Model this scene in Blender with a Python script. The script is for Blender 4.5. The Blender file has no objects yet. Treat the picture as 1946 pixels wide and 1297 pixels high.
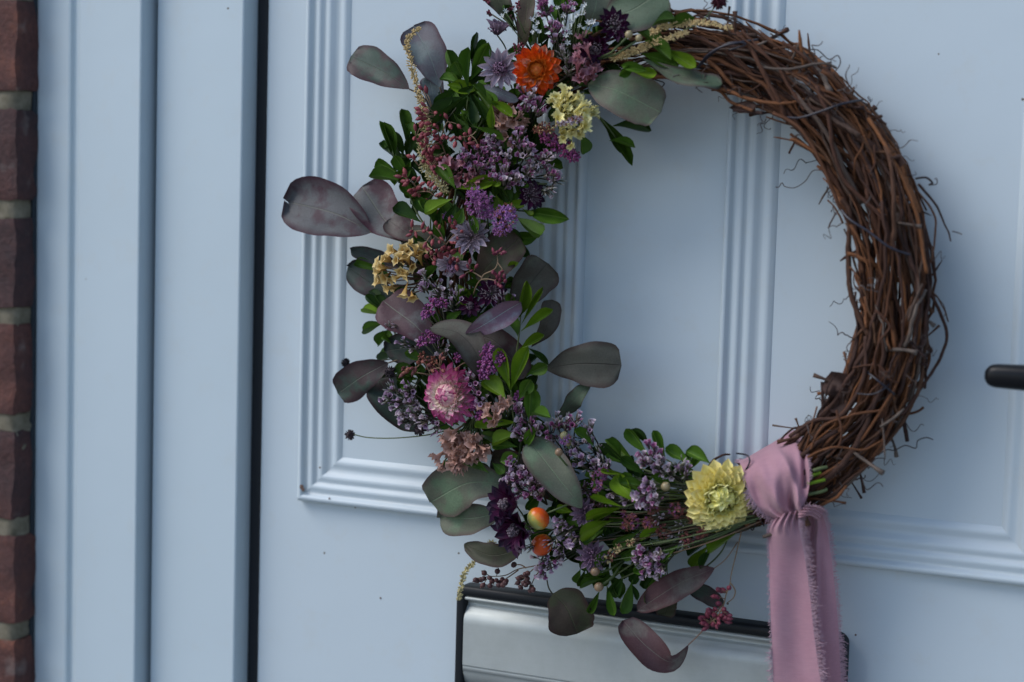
import bpy, math, random
from mathutils import Vector, Matrix, noise
rnd = random.Random(11)
sc = bpy.context.scene
COL = sc.collection
rad = math.radians

# ------------------------------------------------------------------ camera, sky, sun, exposure
F = 3500.0                      # focal length in photo pixels (photo 1946 x 1297)
YAW, PIT, ROL = rad(25.1795), rad(5.1355), rad(1.6458)
DOOR_Y, EYE = 1.10, 1.5
cy_, sy_, cp_, sp_ = math.cos(YAW), math.sin(YAW), math.cos(PIT), math.sin(PIT)
FW = Vector((-sy_ * cp_, cy_ * cp_, -sp_))
_rt = Vector((cy_, sy_, 0)); _up = _rt.cross(FW)
RT = _rt * math.cos(ROL) + _up * math.sin(ROL)
UP = _up * math.cos(ROL) - _rt * math.sin(ROL)
cam_d = bpy.data.cameras.new('camera'); cam = bpy.data.objects.new('camera', cam_d); COL.objects.link(cam)
cam.matrix_world = Matrix(((RT.x, UP.x, -FW.x, 0), (RT.y, UP.y, -FW.y, 0), (RT.z, UP.z, -FW.z, EYE), (0, 0, 0, 1)))
cam_d.sensor_width = 36.0; cam_d.lens = 36.0 * F / 1946.0
cam_d.clip_start = 0.05; cam_d.clip_end = 500
cam_d.dof.use_dof = True; cam_d.dof.focus_distance = 1.175; cam_d.dof.aperture_fstop = 5.0
sc.camera = cam

w = bpy.data.worlds.new("World"); sc.world = w; w.use_nodes = True
nt = w.node_tree; bg = nt.nodes['Background']
sky = nt.nodes.new('ShaderNodeTexSky'); sky.sky_type = 'NISHITA'; sky.sun_disc = False
SUN_EL, SUN_AZ = rad(46), rad(232)      # azimuth clockwise from +Y
sky.sun_elevation = SUN_EL; sky.sun_rotation = SUN_AZ
sky.air_density = 1.0; sky.dust_density = 1.0; sky.ozone_density = 1.6
bg.inputs['Strength'].default_value = 0.11
nt.links.new(sky.outputs[0], bg.inputs[0])
sd = bpy.data.lights.new('sun', 'SUN'); so = bpy.data.objects.new('sun', sd); COL.objects.link(so)
sd.energy = 1.15; sd.angle = rad(34); sd.color = (1.0, 0.97, 0.93)
sdir = Vector((math.sin(SUN_AZ) * math.cos(SUN_EL), math.cos(SUN_AZ) * math.cos(SUN_EL), math.sin(SUN_EL)))
so.rotation_euler = (-sdir).to_track_quat('-Z', 'Y').to_euler()
so.location = (-2, -2, 4)
sc.view_settings.view_transform = 'Standard'; sc.view_settings.look = 'None'
sc.view_settings.gamma = 1; sc.view_settings.use_curve_mapping = False
sc.view_settings.exposure = 0.75
sc.render.engine = 'CYCLES'
sc.cycles.max_bounces = 6; sc.cycles.diffuse_bounces = 3; sc.cycles.use_denoising = True

# ------------------------------------------------------------------ coordinate helpers
def P(px, py, h=0.0):
    """point seen at photo pixel px,py that stands h metres in front of the door face"""
    d = FW * F + RT * (px - 973.0) + UP * (648.5 - py)
    d = d * ((DOOR_Y - h) / d.y)
    return Vector((d.x, d.y, d.z + EYE))
def pm(v):                      # metres per photo pixel at a point
    return (v - Vector((0, 0, EYE))).dot(FW) / F
def D(a, b, c):                 # direction: a to the right, b down, c out towards the street
    return (RT * a - UP * b - FW * c).normalized()

# ------------------------------------------------------------------ materials
def new_mat(name):
    m = bpy.data.materials.new(name); m.use_nodes = True
    return m, m.node_tree, m.node_tree.nodes['Principled BSDF']
def node(nt, t, **kw):
    n = nt.nodes.new(t)
    for k, v in kw.items(): setattr(n, k, v)
    return n
def ramp(nt, fac, stops):
    r = node(nt, 'ShaderNodeValToRGB'); e = r.color_ramp.elements
    while len(e) < len(stops): e.new(0.5)
    for i, (p, c) in enumerate(stops):
        e[i].position = p; e[i].color = (*c, 1)
    nt.links.new(fac, r.inputs[0]); return r.outputs[0]
def mixc(nt, fac, a, b, mode='MIX'):
    m = node(nt, 'ShaderNodeMix', data_type='RGBA', blend_type=mode)
    for s, v in ((0, fac), (6, a), (7, b)):
        if isinstance(v, (float, int)): m.inputs[s].default_value = v
        elif isinstance(v, tuple): m.inputs[s].default_value = (*v, 1)
        else: nt.links.new(v, m.inputs[s])
    return m.outputs[2]
def math_n(nt, op, a, b=None, c=None):
    m = node(nt, 'ShaderNodeMath', operation=op)
    for i, v in enumerate((a, b, c)):
        if v is None: continue
        if isinstance(v, (float, int)): m.inputs[i].default_value = v
        else: nt.links.new(v, m.inputs[i])
    return m.outputs[0]
def noise_n(nt, scale, detail=3, vec=None, rough=.6):
    n = node(nt, 'ShaderNodeTexNoise'); n.inputs['Scale'].default_value = scale; n.inputs['Detail'].default_value = detail
    n.inputs['Roughness'].default_value = rough
    if vec is not None: nt.links.new(vec, n.inputs['Vector'])
    return n.outputs[0]
def geo_pos(nt):
    return node(nt, 'ShaderNodeNewGeometry').outputs['Position']
def bump(nt, bs, h, strength, dist=.001):
    b = node(nt, 'ShaderNodeBump'); b.inputs['Strength'].default_value = strength; b.inputs['Distance'].default_value = dist
    nt.links.new(h, b.inputs['Height']); nt.links.new(b.outputs[0], bs.inputs['Normal'])
def translucent(m, nt, bs, colour, amount):
    t = node(nt, 'ShaderNodeBsdfTranslucent'); mx = node(nt, 'ShaderNodeMixShader'); mx.inputs[0].default_value = amount
    if isinstance(colour, tuple): t.inputs[0].default_value = (*colour, 1)
    else: nt.links.new(colour, t.inputs[0])
    nt.links.new(bs.outputs[0], mx.inputs[1]); nt.links.new(t.outputs[0], mx.inputs[2])
    nt.links.new(mx.outputs[0], nt.nodes['Material Output'].inputs[0])

def plain(name, a, b=None, rough=.6, scale=400, vary=.5, trans=0, spec=.3, bumps=0, metal=0):
    """colour a to b by grain and by object"""
    b = b or tuple(x * .7 for x in a)
    m, nt, bs = new_mat(name)
    n = noise_n(nt, scale, 3, geo_pos(nt))
    r = node(nt, 'ShaderNodeObjectInfo').outputs['Random']
    f = math_n(nt, 'ADD', math_n(nt, 'MULTIPLY', r, vary), math_n(nt, 'MULTIPLY', n, 1 - vary))
    c = ramp(nt, f, [(.15, a), (.8, b)])
    nt.links.new(c, bs.inputs['Base Color'])
    bs.inputs['Roughness'].default_value = rough; bs.inputs['Specular IOR Level'].default_value = spec
    bs.inputs['Metallic'].default_value = metal
    if bumps: bump(nt, bs, n, bumps, .0006)
    if trans: translucent(m, nt, bs, c, trans)
    return m
def grad(name, stops, rough=.6, trans=.12, grain=.18, spec=.25):
    """colour along the length of a petal (uv x)"""
    m, nt, bs = new_mat(name)
    uv = node(nt, 'ShaderNodeUVMap').outputs[0]; s = node(nt, 'ShaderNodeSeparateXYZ'); nt.links.new(uv, s.inputs[0])
    mp = node(nt, 'ShaderNodeMapping'); mp.inputs['Scale'].default_value = (1.5, 14, 1); nt.links.new(uv, mp.inputs[0])
    n = noise_n(nt, 1.6, 3, mp.outputs[0])
    r = node(nt, 'ShaderNodeObjectInfo').outputs['Random']
    f = math_n(nt, 'ADD', s.outputs[0], math_n(nt, 'MULTIPLY', math_n(nt, 'SUBTRACT', n, .5), .35))
    f = math_n(nt, 'ADD', f, math_n(nt, 'MULTIPLY', math_n(nt, 'SUBTRACT', r, .5), .2))
    c = ramp(nt, f, stops)
    c = mixc(nt, grain, c, ramp(nt, n, [(.3, (.55, .55, .55)), (.7, (1, 1, 1))]), 'MULTIPLY')
    nt.links.new(c, bs.inputs['Base Color']); bs.inputs['Roughness'].default_value = rough
    bs.inputs['Specular IOR Level'].default_value = spec
    bump(nt, bs, n, .35, .0004)
    if trans: translucent(m, nt, bs, c, trans)
    return m
def leaf_mat(name, base, blotch, edge, vein, amt=.5, rough=.55, spec=.2, bl_scale=55, veinw=.011, trans=.12, fine=0.5):
    m, nt, bs = new_mat(name)
    uv = node(nt, 'ShaderNodeUVMap').outputs[0]; s = node(nt, 'ShaderNodeSeparateXYZ'); nt.links.new(uv, s.inputs[0])
    r = node(nt, 'ShaderNodeObjectInfo').outputs['Random']
    pos = geo_pos(nt)
    av = math_n(nt, 'ABSOLUTE', math_n(nt, 'SUBTRACT', s.outputs[1], .5))       # 0 centre .. .5 margin
    n1 = noise_n(nt, bl_scale, 4, pos, .55)
    f1 = math_n(nt, 'ADD', n1, math_n(nt, 'MULTIPLY', math_n(nt, 'SUBTRACT', r, .5), .16))
    c = mixc(nt, ramp(nt, f1, [(.49 - .10 * amt, (0, 0, 0)), (.60 - .07 * amt, (1, 1, 1))]), base, blotch)
    # margin
    n2 = noise_n(nt, 130, 3, pos)
    ef = math_n(nt, 'ADD', av, math_n(nt, 'MULTIPLY', math_n(nt, 'SUBTRACT', n2, .5), .12))
    c = mixc(nt, ramp(nt, ef, [(.36, (0, 0, 0)), (.5, (1, 1, 1))]), c, edge)
    # midrib and faint side veins running forward
    mid = ramp(nt, av, [(veinw * .4, (1, 1, 1)), (veinw * 1.8, (0, 0, 0))])
    sv = math_n(nt, 'SUBTRACT', math_n(nt, 'MULTIPLY', s.outputs[0], 1.0), math_n(nt, 'MULTIPLY', av, .75))
    wv = math_n(nt, 'ABSOLUTE', math_n(nt, 'SINE', math_n(nt, 'MULTIPLY', math_n(nt, 'ADD', sv, math_n(nt, 'MULTIPLY', n2, .06)), 30)))
    svm = ramp(nt, wv, [(0.0, (.10, .10, .10)), (.14, (0, 0, 0))])
    c = mixc(nt, svm, c, vein); c = mixc(nt, mid, c, vein)
    # powdery bloom, brightness change leaf to leaf
    n3 = noise_n(nt, 900, 2, pos)
    c = mixc(nt, fine, c, ramp(nt, n3, [(.3, (.72, .72, .72)), (.7, (1.12, 1.12, 1.12))]), 'MULTIPLY')
    nz = ramp(nt, noise_n(nt, 30, 3, pos), [(.3, (.75, .75, .75)), (.7, (1.15, 1.15, 1.15))])
    c = mixc(nt, .9, c, nz, 'MULTIPLY')
    vs = node(nt, 'ShaderNodeTexVoronoi'); vs.inputs['Scale'].default_value = 210; nt.links.new(pos, vs.inputs['Vector'])
    c = mixc(nt, ramp(nt, vs.outputs['Distance'], [(.05, (.65, .65, .65)), (.12, (0, 0, 0))]), c, edge)
    c = mixc(nt, 1.0, c, ramp(nt, r, [(0, (.7, .7, .72)), (1, (1.25, 1.25, 1.2))]), 'MULTIPLY')
    nt.links.new(c, bs.inputs['Base Color']); bs.inputs['Roughness'].default_value = rough
    bs.inputs['Specular IOR Level'].default_value = spec
    hgt = math_n(nt, 'ADD', math_n(nt, 'MULTIPLY', mid, -1.0), math_n(nt, 'MULTIPLY', svm, -1.0))
    hgt = math_n(nt, 'ADD', hgt, math_n(nt, 'MULTIPLY', n2, .8))
    bump(nt, bs, hgt, .5, .0005)
    translucent(m, nt, bs, c, trans)
    return m

M = {}
M['euc_p'] = leaf_mat('purple_grey_leaf', (.16, .16, .162), (.11, .066, .078), (.085, .035, .05), (.20, .20, .17), .8, .55)
M['euc_g'] = leaf_mat('grey_green_leaf', (.115, .165, .105), (.12, .13, .095), (.10, .07, .065), (.155, .20, .13), .2, .55)
M['euc_s'] = leaf_mat('slate_leaf', (.055, .078, .064), (.062, .044, .046), (.05, .026, .032), (.085, .10, .08), .25, .45)
M['euc_o'] = leaf_mat('olive_leaf', (.062, .066, .036), (.062, .046, .034), (.06, .03, .028), (.075, .078, .045), .4, .5)
M['euc_b'] = leaf_mat('brown_grey_leaf', (.10, .10, .08), (.085, .075, .062), (.06, .04, .036), (.065, .06, .05), .3, .6)
M['euc_w'] = leaf_mat('wine_leaf', (.135, .115, .105), (.095, .05, .056), (.08, .036, .04), (.16, .14, .125), .55, .5)
M['euc_c'] = leaf_mat('blue_grey_leaf', (.145, .175, .185), (.13, .12, .14), (.08, .045, .06), (.18, .21, .21), .3, .5)
M['euc_l'] = leaf_mat('silvery_leaf', (.24, .25, .29), (.2, .12, .17), (.15, .09, .13), (.33, .42, .42), .7, .5)
M['leaf_y'] = leaf_mat('fresh_green_leaf', (.17, .29, .018), (.14, .24, .015), (.12, .20, .012), (.24, .36, .05), .3, .5, .22, 80, .03, .2, .2)
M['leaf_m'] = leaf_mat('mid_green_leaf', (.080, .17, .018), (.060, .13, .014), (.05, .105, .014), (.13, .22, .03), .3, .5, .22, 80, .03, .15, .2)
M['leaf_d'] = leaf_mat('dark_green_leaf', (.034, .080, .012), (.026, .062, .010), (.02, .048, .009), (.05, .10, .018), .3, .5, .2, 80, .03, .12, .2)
M['stem_g'] = plain('green_stem', (.07, .11, .04), (.10, .12, .05), .5)
M['stem_d'] = plain('dark_stem', (.035, .045, .025), (.05, .045, .03), .55)
M['stem_b'] = plain('brown_stem', (.13, .085, .05), (.08, .045, .03), .55)
M['stem_t'] = plain('tan_stem', (.24, .17, .10), (.18, .10, .07), .55)

def vine_mat(name, a, b, c):
    m, nt, bs = new_mat(name)
    uv = node(nt, 'ShaderNodeUVMap').outputs[0]
    mp = node(nt, 'ShaderNodeMapping'); mp.inputs['Scale'].default_value = (60, 5, 1); nt.links.new(uv, mp.inputs[0])
    mp2 = node(nt, 'ShaderNodeMapping'); mp2.inputs['Scale'].default_value = (18, 26, 1); nt.links.new(uv, mp2.inputs[0])
    n = noise_n(nt, 1, 4, mp.outputs[0]); n2 = noise_n(nt, 1, 3, mp2.outputs[0])
    r = node(nt, 'ShaderNodeObjectInfo').outputs['Random']
    f = math_n(nt, 'ADD', math_n(nt, 'MULTIPLY', r, .75), math_n(nt, 'MULTIPLY', n, .4))
    col = ramp(nt, f, [(.12, a), (.5, b), (.95, c)])
    col = mixc(nt, .75, col, ramp(nt, n2, [(.38, (.35, .32, .32)), (.62, (1.25, 1.2, 1.15))]), 'MULTIPLY')
    nt.links.new(col, bs.inputs['Base Color']); bs.inputs['Roughness'].default_value = .7
    bs.inputs['Specular IOR Level'].default_value = .2
    bump(nt, bs, math_n(nt, 'ADD', n, n2), .6, .0006)
    return m
M['vine'] = vine_mat('vine_bark', (.055, .028, .024), (.125, .054, .028), (.24, .10, .042))
M['vine_d'] = vine_mat('old_vine_bark', (.04, .024, .022), (.07, .036, .028), (.13, .065, .035))
M['vine_g'] = vine_mat('grey_vine_bark', (.12, .09, .075), (.17, .14, .12), (.10, .06, .045))
M['tendril'] = plain('dry_tendril', (.03, .022, .022), (.075, .045, .035), .5)
M['tendril_g'] = plain('grey_dry_tendril', (.12, .10, .10), (.06, .045, .04), .5)
M['wire'] = plain('dark_florist_wire', (.012, .012, .02), (.02, .018, .03), .35, spec=.5)
M['dead'] = plain('dead_leaf', (.06, .028, .02), (.035, .018, .015), .7, 120, .2, .1)

M['calyx'] = plain('dusty_calyx', (.15, .13, .09), (.06, .042, .036), .7, 700)
M['calyx_g'] = plain('green_calyx', (.09, .12, .06), (.14, .12, .09), .7, 700)
M['fl_w'] = grad('white_pink_floret', [(0, (.20, .19, .14)), (.35, (.36, .30, .30)), (.7, (.60, .46, .54)), (1, (.66, .60, .64))], .6, .15)
M['fl_p'] = grad('pink_purple_floret', [(0, (.2, .15, .12)), (.3, (.26, .07, .17)), (.7, (.34, .09, .24)), (1, (.58, .38, .50))], .6, .15)
M['fl_v'] = grad('lilac_floret', [(0, (.2, .17, .14)), (.35, (.24, .13, .22)), (.7, (.42, .27, .42)), (1, (.56, .44, .56))], .6, .15)
M['fl_g'] = grad('pale_bud', [(0, (.12, .13, .07)), (.45, (.30, .30, .24)), (.8, (.55, .52, .50)), (1, (.50, .36, .42))], .6, .1)
M['ore'] = plain('purple_bud', (.30, .09, .25), (.17, .05, .15), .5, 900)
M['ore2'] = plain('violet_bud', (.34, .15, .40), (.22, .07, .17), .5, 900)
M['mag'] = plain('magenta_bud', (.27, .05, .15), (.18, .035, .11), .5, 900)
M['rust'] = plain('rusty_bud', (.24, .085, .05), (.16, .05, .055), .6, 900)
M['redbud'] = plain('red_bud', (.28, .06, .065), (.17, .035, .05), .5, 700)
M['winebud'] = plain('wine_bud', (.20, .035, .06), (.12, .025, .045), .5, 700)
M['brownbud'] = plain('brown_bud', (.10, .04, .038), (.055, .026, .028), .5, 700)
M['straw'] = plain('straw_floret', (.68, .54, .27), (.52, .38, .18), .7, 700)
M['straw_g'] = plain('green_straw_floret', (.54, .48, .25), (.40, .34, .17), .7, 700)
M['cream'] = grad('cream_papery_petal', [(0, (.45, .35, .08)), (.4, (.82, .72, .25)), (1, (.88, .82, .42))], .65, .12)
M['ochre'] = grad('ochre_papery_petal', [(0, (.25, .11, .03)), (.4, (.52, .32, .09)), (.75, (.68, .50, .20)), (1, (.70, .56, .30))], .65, .2)
M['peach'] = grad('peach_papery_petal', [(0, (.25, .14, .09)), (.4, (.48, .26, .19)), (1, (.60, .38, .33))], .65, .25)
M['rose'] = grad('dull_rose_papery_petal', [(0, (.25, .08, .09)), (.4, (.42, .15, .18)), (1, (.52, .27, .33))], .65, .25)
M['yel'] = grad('yellow_bract', [(0, (.86, .66, .14)), (.4, (.94, .80, .22)), (.8, (.95, .84, .34)), (1, (.95, .80, .34))], .42, .08, .08, .4)
M['yel2'] = grad('lemon_inner_bract', [(0, (.92, .80, .20)), (.5, (.96, .90, .32)), (1, (.96, .93, .48))], .42, .08, .08, .4)
M['ora'] = grad('orange_bract', [(0, (.80, .22, .02)), (.5, (.85, .16, .012)), (.85, (.75, .08, .01)), (1, (.55, .04, .01))], .4, .08, .12, .4)
M['ora2'] = grad('amber_inner_bract', [(0, (.50, .10, .01)), (.5, (.80, .24, .03)), (1, (.66, .13, .02))], .4, .2, .2, .4)
M['oraw'] = grad('pale_orange_bract', [(0, (.75, .22, .04)), (.4, (.8, .48, .34)), (.8, (.74, .22, .12)), (1, (.5, .05, .03))], .4, .2, .2, .4)
M['pnk'] = grad('magenta_tipped_bract', [(0, (.90, .78, .45)), (.38, (.88, .68, .60)), (.66, (.68, .18, .38)), (1, (.42, .025, .17))], .4, .2, .2, .4)
M['pnkw'] = grad('cream_to_pink_bract', [(0, (.92, .84, .52)), (.6, (.90, .76, .66)), (.88, (.70, .28, .42)), (1, (.5, .08, .25))], .4, .2, .2, .4)
M['pnk2'] = grad('rose_inner_bract', [(0, (.85, .58, .48)), (.45, (.70, .30, .38)), (.85, (.48, .08, .2)), (1, (.34, .02, .11))], .4, .15, .2, .4)
M['ast_l'] = grad('lilac_bract', [(0, (.28, .18, .24)), (.5, (.50, .41, .49)), (1, (.58, .48, .55))], .6, .2)
M['ast_m'] = grad('mauve_bract', [(0, (.14, .09, .13)), (.5, (.27, .18, .26)), (1, (.33, .24, .32))], .6, .2)
M['ast_d'] = grad('burgundy_bract', [(0, (.11, .012, .05)), (.5, (.085, .012, .055)), (.8, (.04, .014, .04)), (1, (.022, .018, .035))], .5, .12)
M['stam_l'] = plain('mauve_stamen', (.30, .17, .27), (.20, .12, .18), .6)
M['stam_d'] = plain('dusty_dark_stamen', (.10, .05, .075), (.24, .2, .22), .6, 1500, .1)
M['hip_ped'] = plain('hip_calyx', (.10, .09, .05), (.05, .04, .03), .7)
M['berry_g'] = plain('green_berry', (.18, .24, .05), (.36, .26, .16), .3, 90, .3, spec=.5)
M['berry_t'] = plain('tan_berry', (.32, .22, .12), (.20, .12, .07), .35, 90, .3, spec=.5)
M['scab'] = plain('seedhead', (.075, .05, .055), (.035, .025, .03), .8, 900)
M['scab_k'] = plain('black_seedhead', (.018, .014, .02), (.01, .008, .012), .8, 900)
M['burg'] = plain('burgundy_seedhead', (.075, .012, .022), (.04, .008, .016), .8, 900)
M['star'] = grad('white_star_petal', [(0, (.5, .5, .45)), (.4, (.72, .74, .74)), (1, (.8, .82, .84))], .6, .15)

def hip_mat():
    m, nt, bs = new_mat('rose_hip_skin')
    tc = node(nt, 'ShaderNodeTexCoord').outputs['Object']
    s = node(nt, 'ShaderNodeSeparateXYZ'); nt.links.new(tc, s.inputs[0])
    n = noise_n(nt, 2.5, 3, tc)
    f = math_n(nt, 'ADD', math_n(nt, 'MULTIPLY', s.outputs[0], .5), math_n(nt, 'MULTIPLY', n, .5))
    c = ramp(nt, f, [(.02, (.34, .36, .10)), (.12, (.50, .34, .05)), (.24, (.75, .22, .02)), (.45, (.68, .09, .01))])
    nt.links.new(c, bs.inputs['Base Color']); bs.inputs['Roughness'].default_value = .3
    bs.inputs['Specular IOR Level'].default_value = .5
    return m
M['hip'] = hip_mat()

def door_mat(name, base, rough, specks=True):
    m, nt, bs = new_mat(name)
    pos = geo_pos(nt)
    n = noise_n(nt, 5, 3, pos); n2 = noise_n(nt, 260, 4, pos)
    c = mixc(nt, .5, base, ramp(nt, n, [(.3, (.93, .935, .93)), (.7, (1, 1, 1))]), 'MULTIPLY')
    if specks:
        v = node(nt, 'ShaderNodeTexVoronoi'); v.inputs['Scale'].default_value = 26; nt.links.new(pos, v.inputs['Vector'])
        d = math_n(nt, 'LESS_THAN', v.outputs['Distance'], .022)
        rs = node(nt, 'ShaderNodeSeparateXYZ'); nt.links.new(v.outputs['Color'], rs.inputs[0])
        on = math_n(nt, 'GREATER_THAN', rs.outputs[0], .62)
        c = mixc(nt, math_n(nt, 'MULTIPLY', d, on), c, (.12, .10, .08))
        # faint grime
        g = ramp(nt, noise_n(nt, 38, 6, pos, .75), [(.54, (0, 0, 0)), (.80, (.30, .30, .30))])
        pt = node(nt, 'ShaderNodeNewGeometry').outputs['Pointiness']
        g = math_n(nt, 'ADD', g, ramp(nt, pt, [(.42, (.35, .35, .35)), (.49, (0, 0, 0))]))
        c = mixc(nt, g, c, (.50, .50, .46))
    nt.links.new(c, bs.inputs['Base Color']); bs.inputs['Roughness'].default_value = rough
    bs.inputs['Specular IOR Level'].default_value = .4
    bump(nt, bs, math_n(nt, 'ADD', math_n(nt, 'MULTIPLY', n2, .15), math_n(nt, 'MULTIPLY', noise_n(nt, 22, 2, pos), 1.2)), .25, .0012)
    return m
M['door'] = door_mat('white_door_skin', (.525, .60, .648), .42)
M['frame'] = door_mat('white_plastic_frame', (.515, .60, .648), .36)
M['rubber_and_shade'] = plain('black_rubber_and_joint_shade', (.012, .014, .018), (.018, .02, .024), .5, 300)
M['blackpl'] = plain('black_plastic', (.006, .008, .011), (.008, .010, .013), .45, 500, spec=.25)
M['lever'] = plain('black_gloss_metal', (.004, .005, .007), (.006, .006, .008), .35, 500, spec=.2)
def alu_mat():
    m, nt, bs = new_mat('brushed_aluminium')
    pos = geo_pos(nt); mp = node(nt, 'ShaderNodeMapping'); mp.inputs['Scale'].default_value = (30, 30, 2600); nt.links.new(pos, mp.inputs[0])
    n = noise_n(nt, 1, 3, mp.outputs[0])
    g = noise_n(nt, 35, 5, pos, .7)
    nt.links.new(mixc(nt, .6, (.47, .50, .49), ramp(nt, g, [(.35, (.82, .82, .8)), (.65, (1, 1, 1))]), 'MULTIPLY'), bs.inputs['Base Color'])
    bs.inputs['Metallic'].default_value = .6
    nt.links.new(math_n(nt, 'ADD', math_n(nt, 'MULTIPLY', n, .2), .50), bs.inputs['Roughness'])
    bump(nt, bs, n, .06, .0003)
    return m
M['alu'] = alu_mat()
def brick_mat():
    m, nt, bs = new_mat('red_brick')
    tc = node(nt, 'ShaderNodeTexCoord').outputs['Object']; oi = node(nt, 'ShaderNodeObjectInfo').outputs['Random']
    off = node(nt, 'ShaderNodeVectorMath', operation='ADD'); nt.links.new(tc, off.inputs[0])
    cx = node(nt, 'ShaderNodeCombineXYZ'); nt.links.new(math_n(nt, 'MULTIPLY', oi, 9.0), cx.inputs[0]); nt.links.new(cx.outputs[0], off.inputs[1])
    v = off.outputs[0]
    n1 = noise_n(nt, 26, 5, v, .7); n2 = noise_n(nt, 220, 5, v, .7); n3 = noise_n(nt, 45, 3, v, .5)
    f = math_n(nt, 'ADD', math_n(nt, 'MULTIPLY', n1, .75), math_n(nt, 'MULTIPLY', oi, .25))
    c = ramp(nt, f, [(.3, (.045, .026, .028)), (.5, (.08, .034, .031)), (.66, (.12, .045, .034)), (.84, (.28, .095, .05))])
    c = mixc(nt, .7, c, ramp(nt, n2, [(.3, (.5, .5, .5)), (.7, (1.25, 1.2, 1.2))]), 'MULTIPLY')
    c = mixc(nt, ramp(nt, n3, [(.62, (0, 0, 0)), (.8, (.5, .5, .5))]), c, (.26, .23, .21))
    nt.links.new(c, bs.inputs['Base Color']); bs.inputs['Roughness'].default_value = .85
    bump(nt, bs, math_n(nt, 'ADD', n2, n1), .9, .002)
    return m
M['brick'] = brick_mat()
M['mortar'] = plain('lime_mortar', (.27, .235, .175), (.10, .09, .06), .95, 130, .1, bumps=.9)
M['ground'] = plain('grey_paving', (.24, .24, .23), (.18, .18, .17), .9, 20, .1)
def ribbon_mat():
    m, nt, bs = new_mat('dusty_pink_chiffon')
    uv = node(nt, 'ShaderNodeUVMap').outputs[0]
    n = noise_n(nt, 60, 3, geo_pos(nt))
    wv = []
    for sc_ in ((2, 900, 1), (260, 4, 1)):
        mp = node(nt, 'ShaderNodeMapping'); mp.inputs['Scale'].default_value = sc_; nt.links.new(uv, mp.inputs[0]); wv.append(noise_n(nt, 1, 2, mp.outputs[0]))
    wsum = math_n(nt, 'MULTIPLY', math_n(nt, 'ADD', wv[0], wv[1]), .5)
    c = mixc(nt, ramp(nt, n, [(.3, (0, 0, 0)), (.7, (1, 1, 1))]), (.46, .245, .30), (.50, .285, .34))
    c = mixc(nt, .6, c, ramp(nt, wsum, [(.35, (.82, .82, .84)), (.65, (1.12, 1.1, 1.1))]), 'MULTIPLY')
    nt.links.new(c, bs.inputs['Base Color']); bs.inputs['Roughness'].default_value = .8
    bs.inputs['Sheen Weight'].default_value = .2; bs.inputs['Specular IOR Level'].default_value = .15
    bump(nt, bs, wsum, .35, .0006)
    translucent(m, nt, bs, c, .18)
    return m
M['ribbon'] = ribbon_mat()
M['thread'] = plain('frayed_thread', (.60, .42, .48), (.46, .30, .36), .8)

# ------------------------------------------------------------------ object helpers
W = {}
def link(o, Mx, parent=None):
    COL.objects.link(o); W[o.name] = Mx.copy()
    if parent is not None:
        o.parent = parent; o.matrix_parent_inverse = W[parent.name].inverted()
    o.matrix_basis = Mx
    return o
def thing(name, label, cat, loc, group=None):
    o = bpy.data.objects.new(name, None); o.empty_display_size = .01
    o['label'] = label; o['category'] = cat
    if group: o['group'] = group
    return link(o, Matrix.Translation(loc))
def part(name, mesh, parent, Mx=None, label=None, kind=None):
    o = bpy.data.objects.new(name, mesh)
    if label: o['label'] = label
    if kind: o['kind'] = kind
    return link(o, Mx or Matrix.Identity(4), parent)
class MB:
    def __init__(s): s.v = []; s.f = []; s.m = []; s.uv = []
    def face(s, idx, uvs=None, mi=0):
        s.f.append(tuple(idx)); s.m.append(mi); s.uv.extend(uvs or [(0, 0)] * len(idx))
    def mesh(s, name, mats, smooth=True):
        me = bpy.data.meshes.new(name); me.from_pydata([tuple(x) for x in s.v], [], s.f)
        for m in mats: me.materials.append(m)
        me.polygons.foreach_set('material_index', s.m)
        me.polygons.foreach_set('use_smooth', [smooth] * len(s.f))
        ul = me.uv_layers.new(name='UVMap'); ul.data.foreach_set('uv', [c for q in s.uv for c in q])
        me.update(); return me
def catmull(pts, n):
    """pts: list of equal length tuples, n samples"""
    k = len(pts); out = []
    for i in range(n):
        t = i / (n - 1) * (k - 1); j = min(int(t), k - 2); f = t - j
        p0, p1, p2, p3 = (pts[max(j - 1, 0)], pts[j], pts[j + 1], pts[min(j + 2, k - 1)])
        out.append(tuple(.5 * ((2 * b) + (-a + c) * f + (2 * a - 5 * b + 4 * c - d) * f * f + (-a + 3 * b - 3 * c + d) * f ** 3)
                         for a, b, c, d in zip(p0, p1, p2, p3)))
    return out
def tube(mb, pts, radii, sides=6, mi=0, cap=True):
    pts = [Vector(p) for p in pts]; n = len(pts)
    if not hasattr(radii, '__len__'): radii = [radii] * n
    t0 = (pts[1] - pts[0]).normalized()
    u = t0.orthogonal().normalized(); base = len(mb.v); ln = 0; L = []
    for i in range(n):
        t = (pts[min(i + 1, n - 1)] - pts[max(i - 1, 0)]).normalized()
        u = (u - t * u.dot(t)).normalized(); v = t.cross(u)
        if i: ln += (pts[i] - pts[i - 1]).length
        L.append(ln)
        for k in range(sides):
            a = 2 * math.pi * k / sides
            mb.v.append(pts[i] + (u * math.cos(a) + v * math.sin(a)) * radii[i])
    for i in range(n - 1):
        for k in range(sides):
            a = base + i * sides + k; b = base + i * sides + (k + 1) % sides
            u0, u1 = L[i], L[i + 1]; v0, v1 = k / sides, (k + 1) / sides
            mb.face((a, b, b + sides, a + sides), [(u0 * 10, v0), (u0 * 10, v1), (u1 * 10, v1), (u1 * 10, v0)], mi)
    if cap:
        mb.face([base + k for k in range(sides)][::-1], None, mi)
        mb.face([base + (n - 1) * sides + k for k in range(sides)], None, mi)
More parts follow.
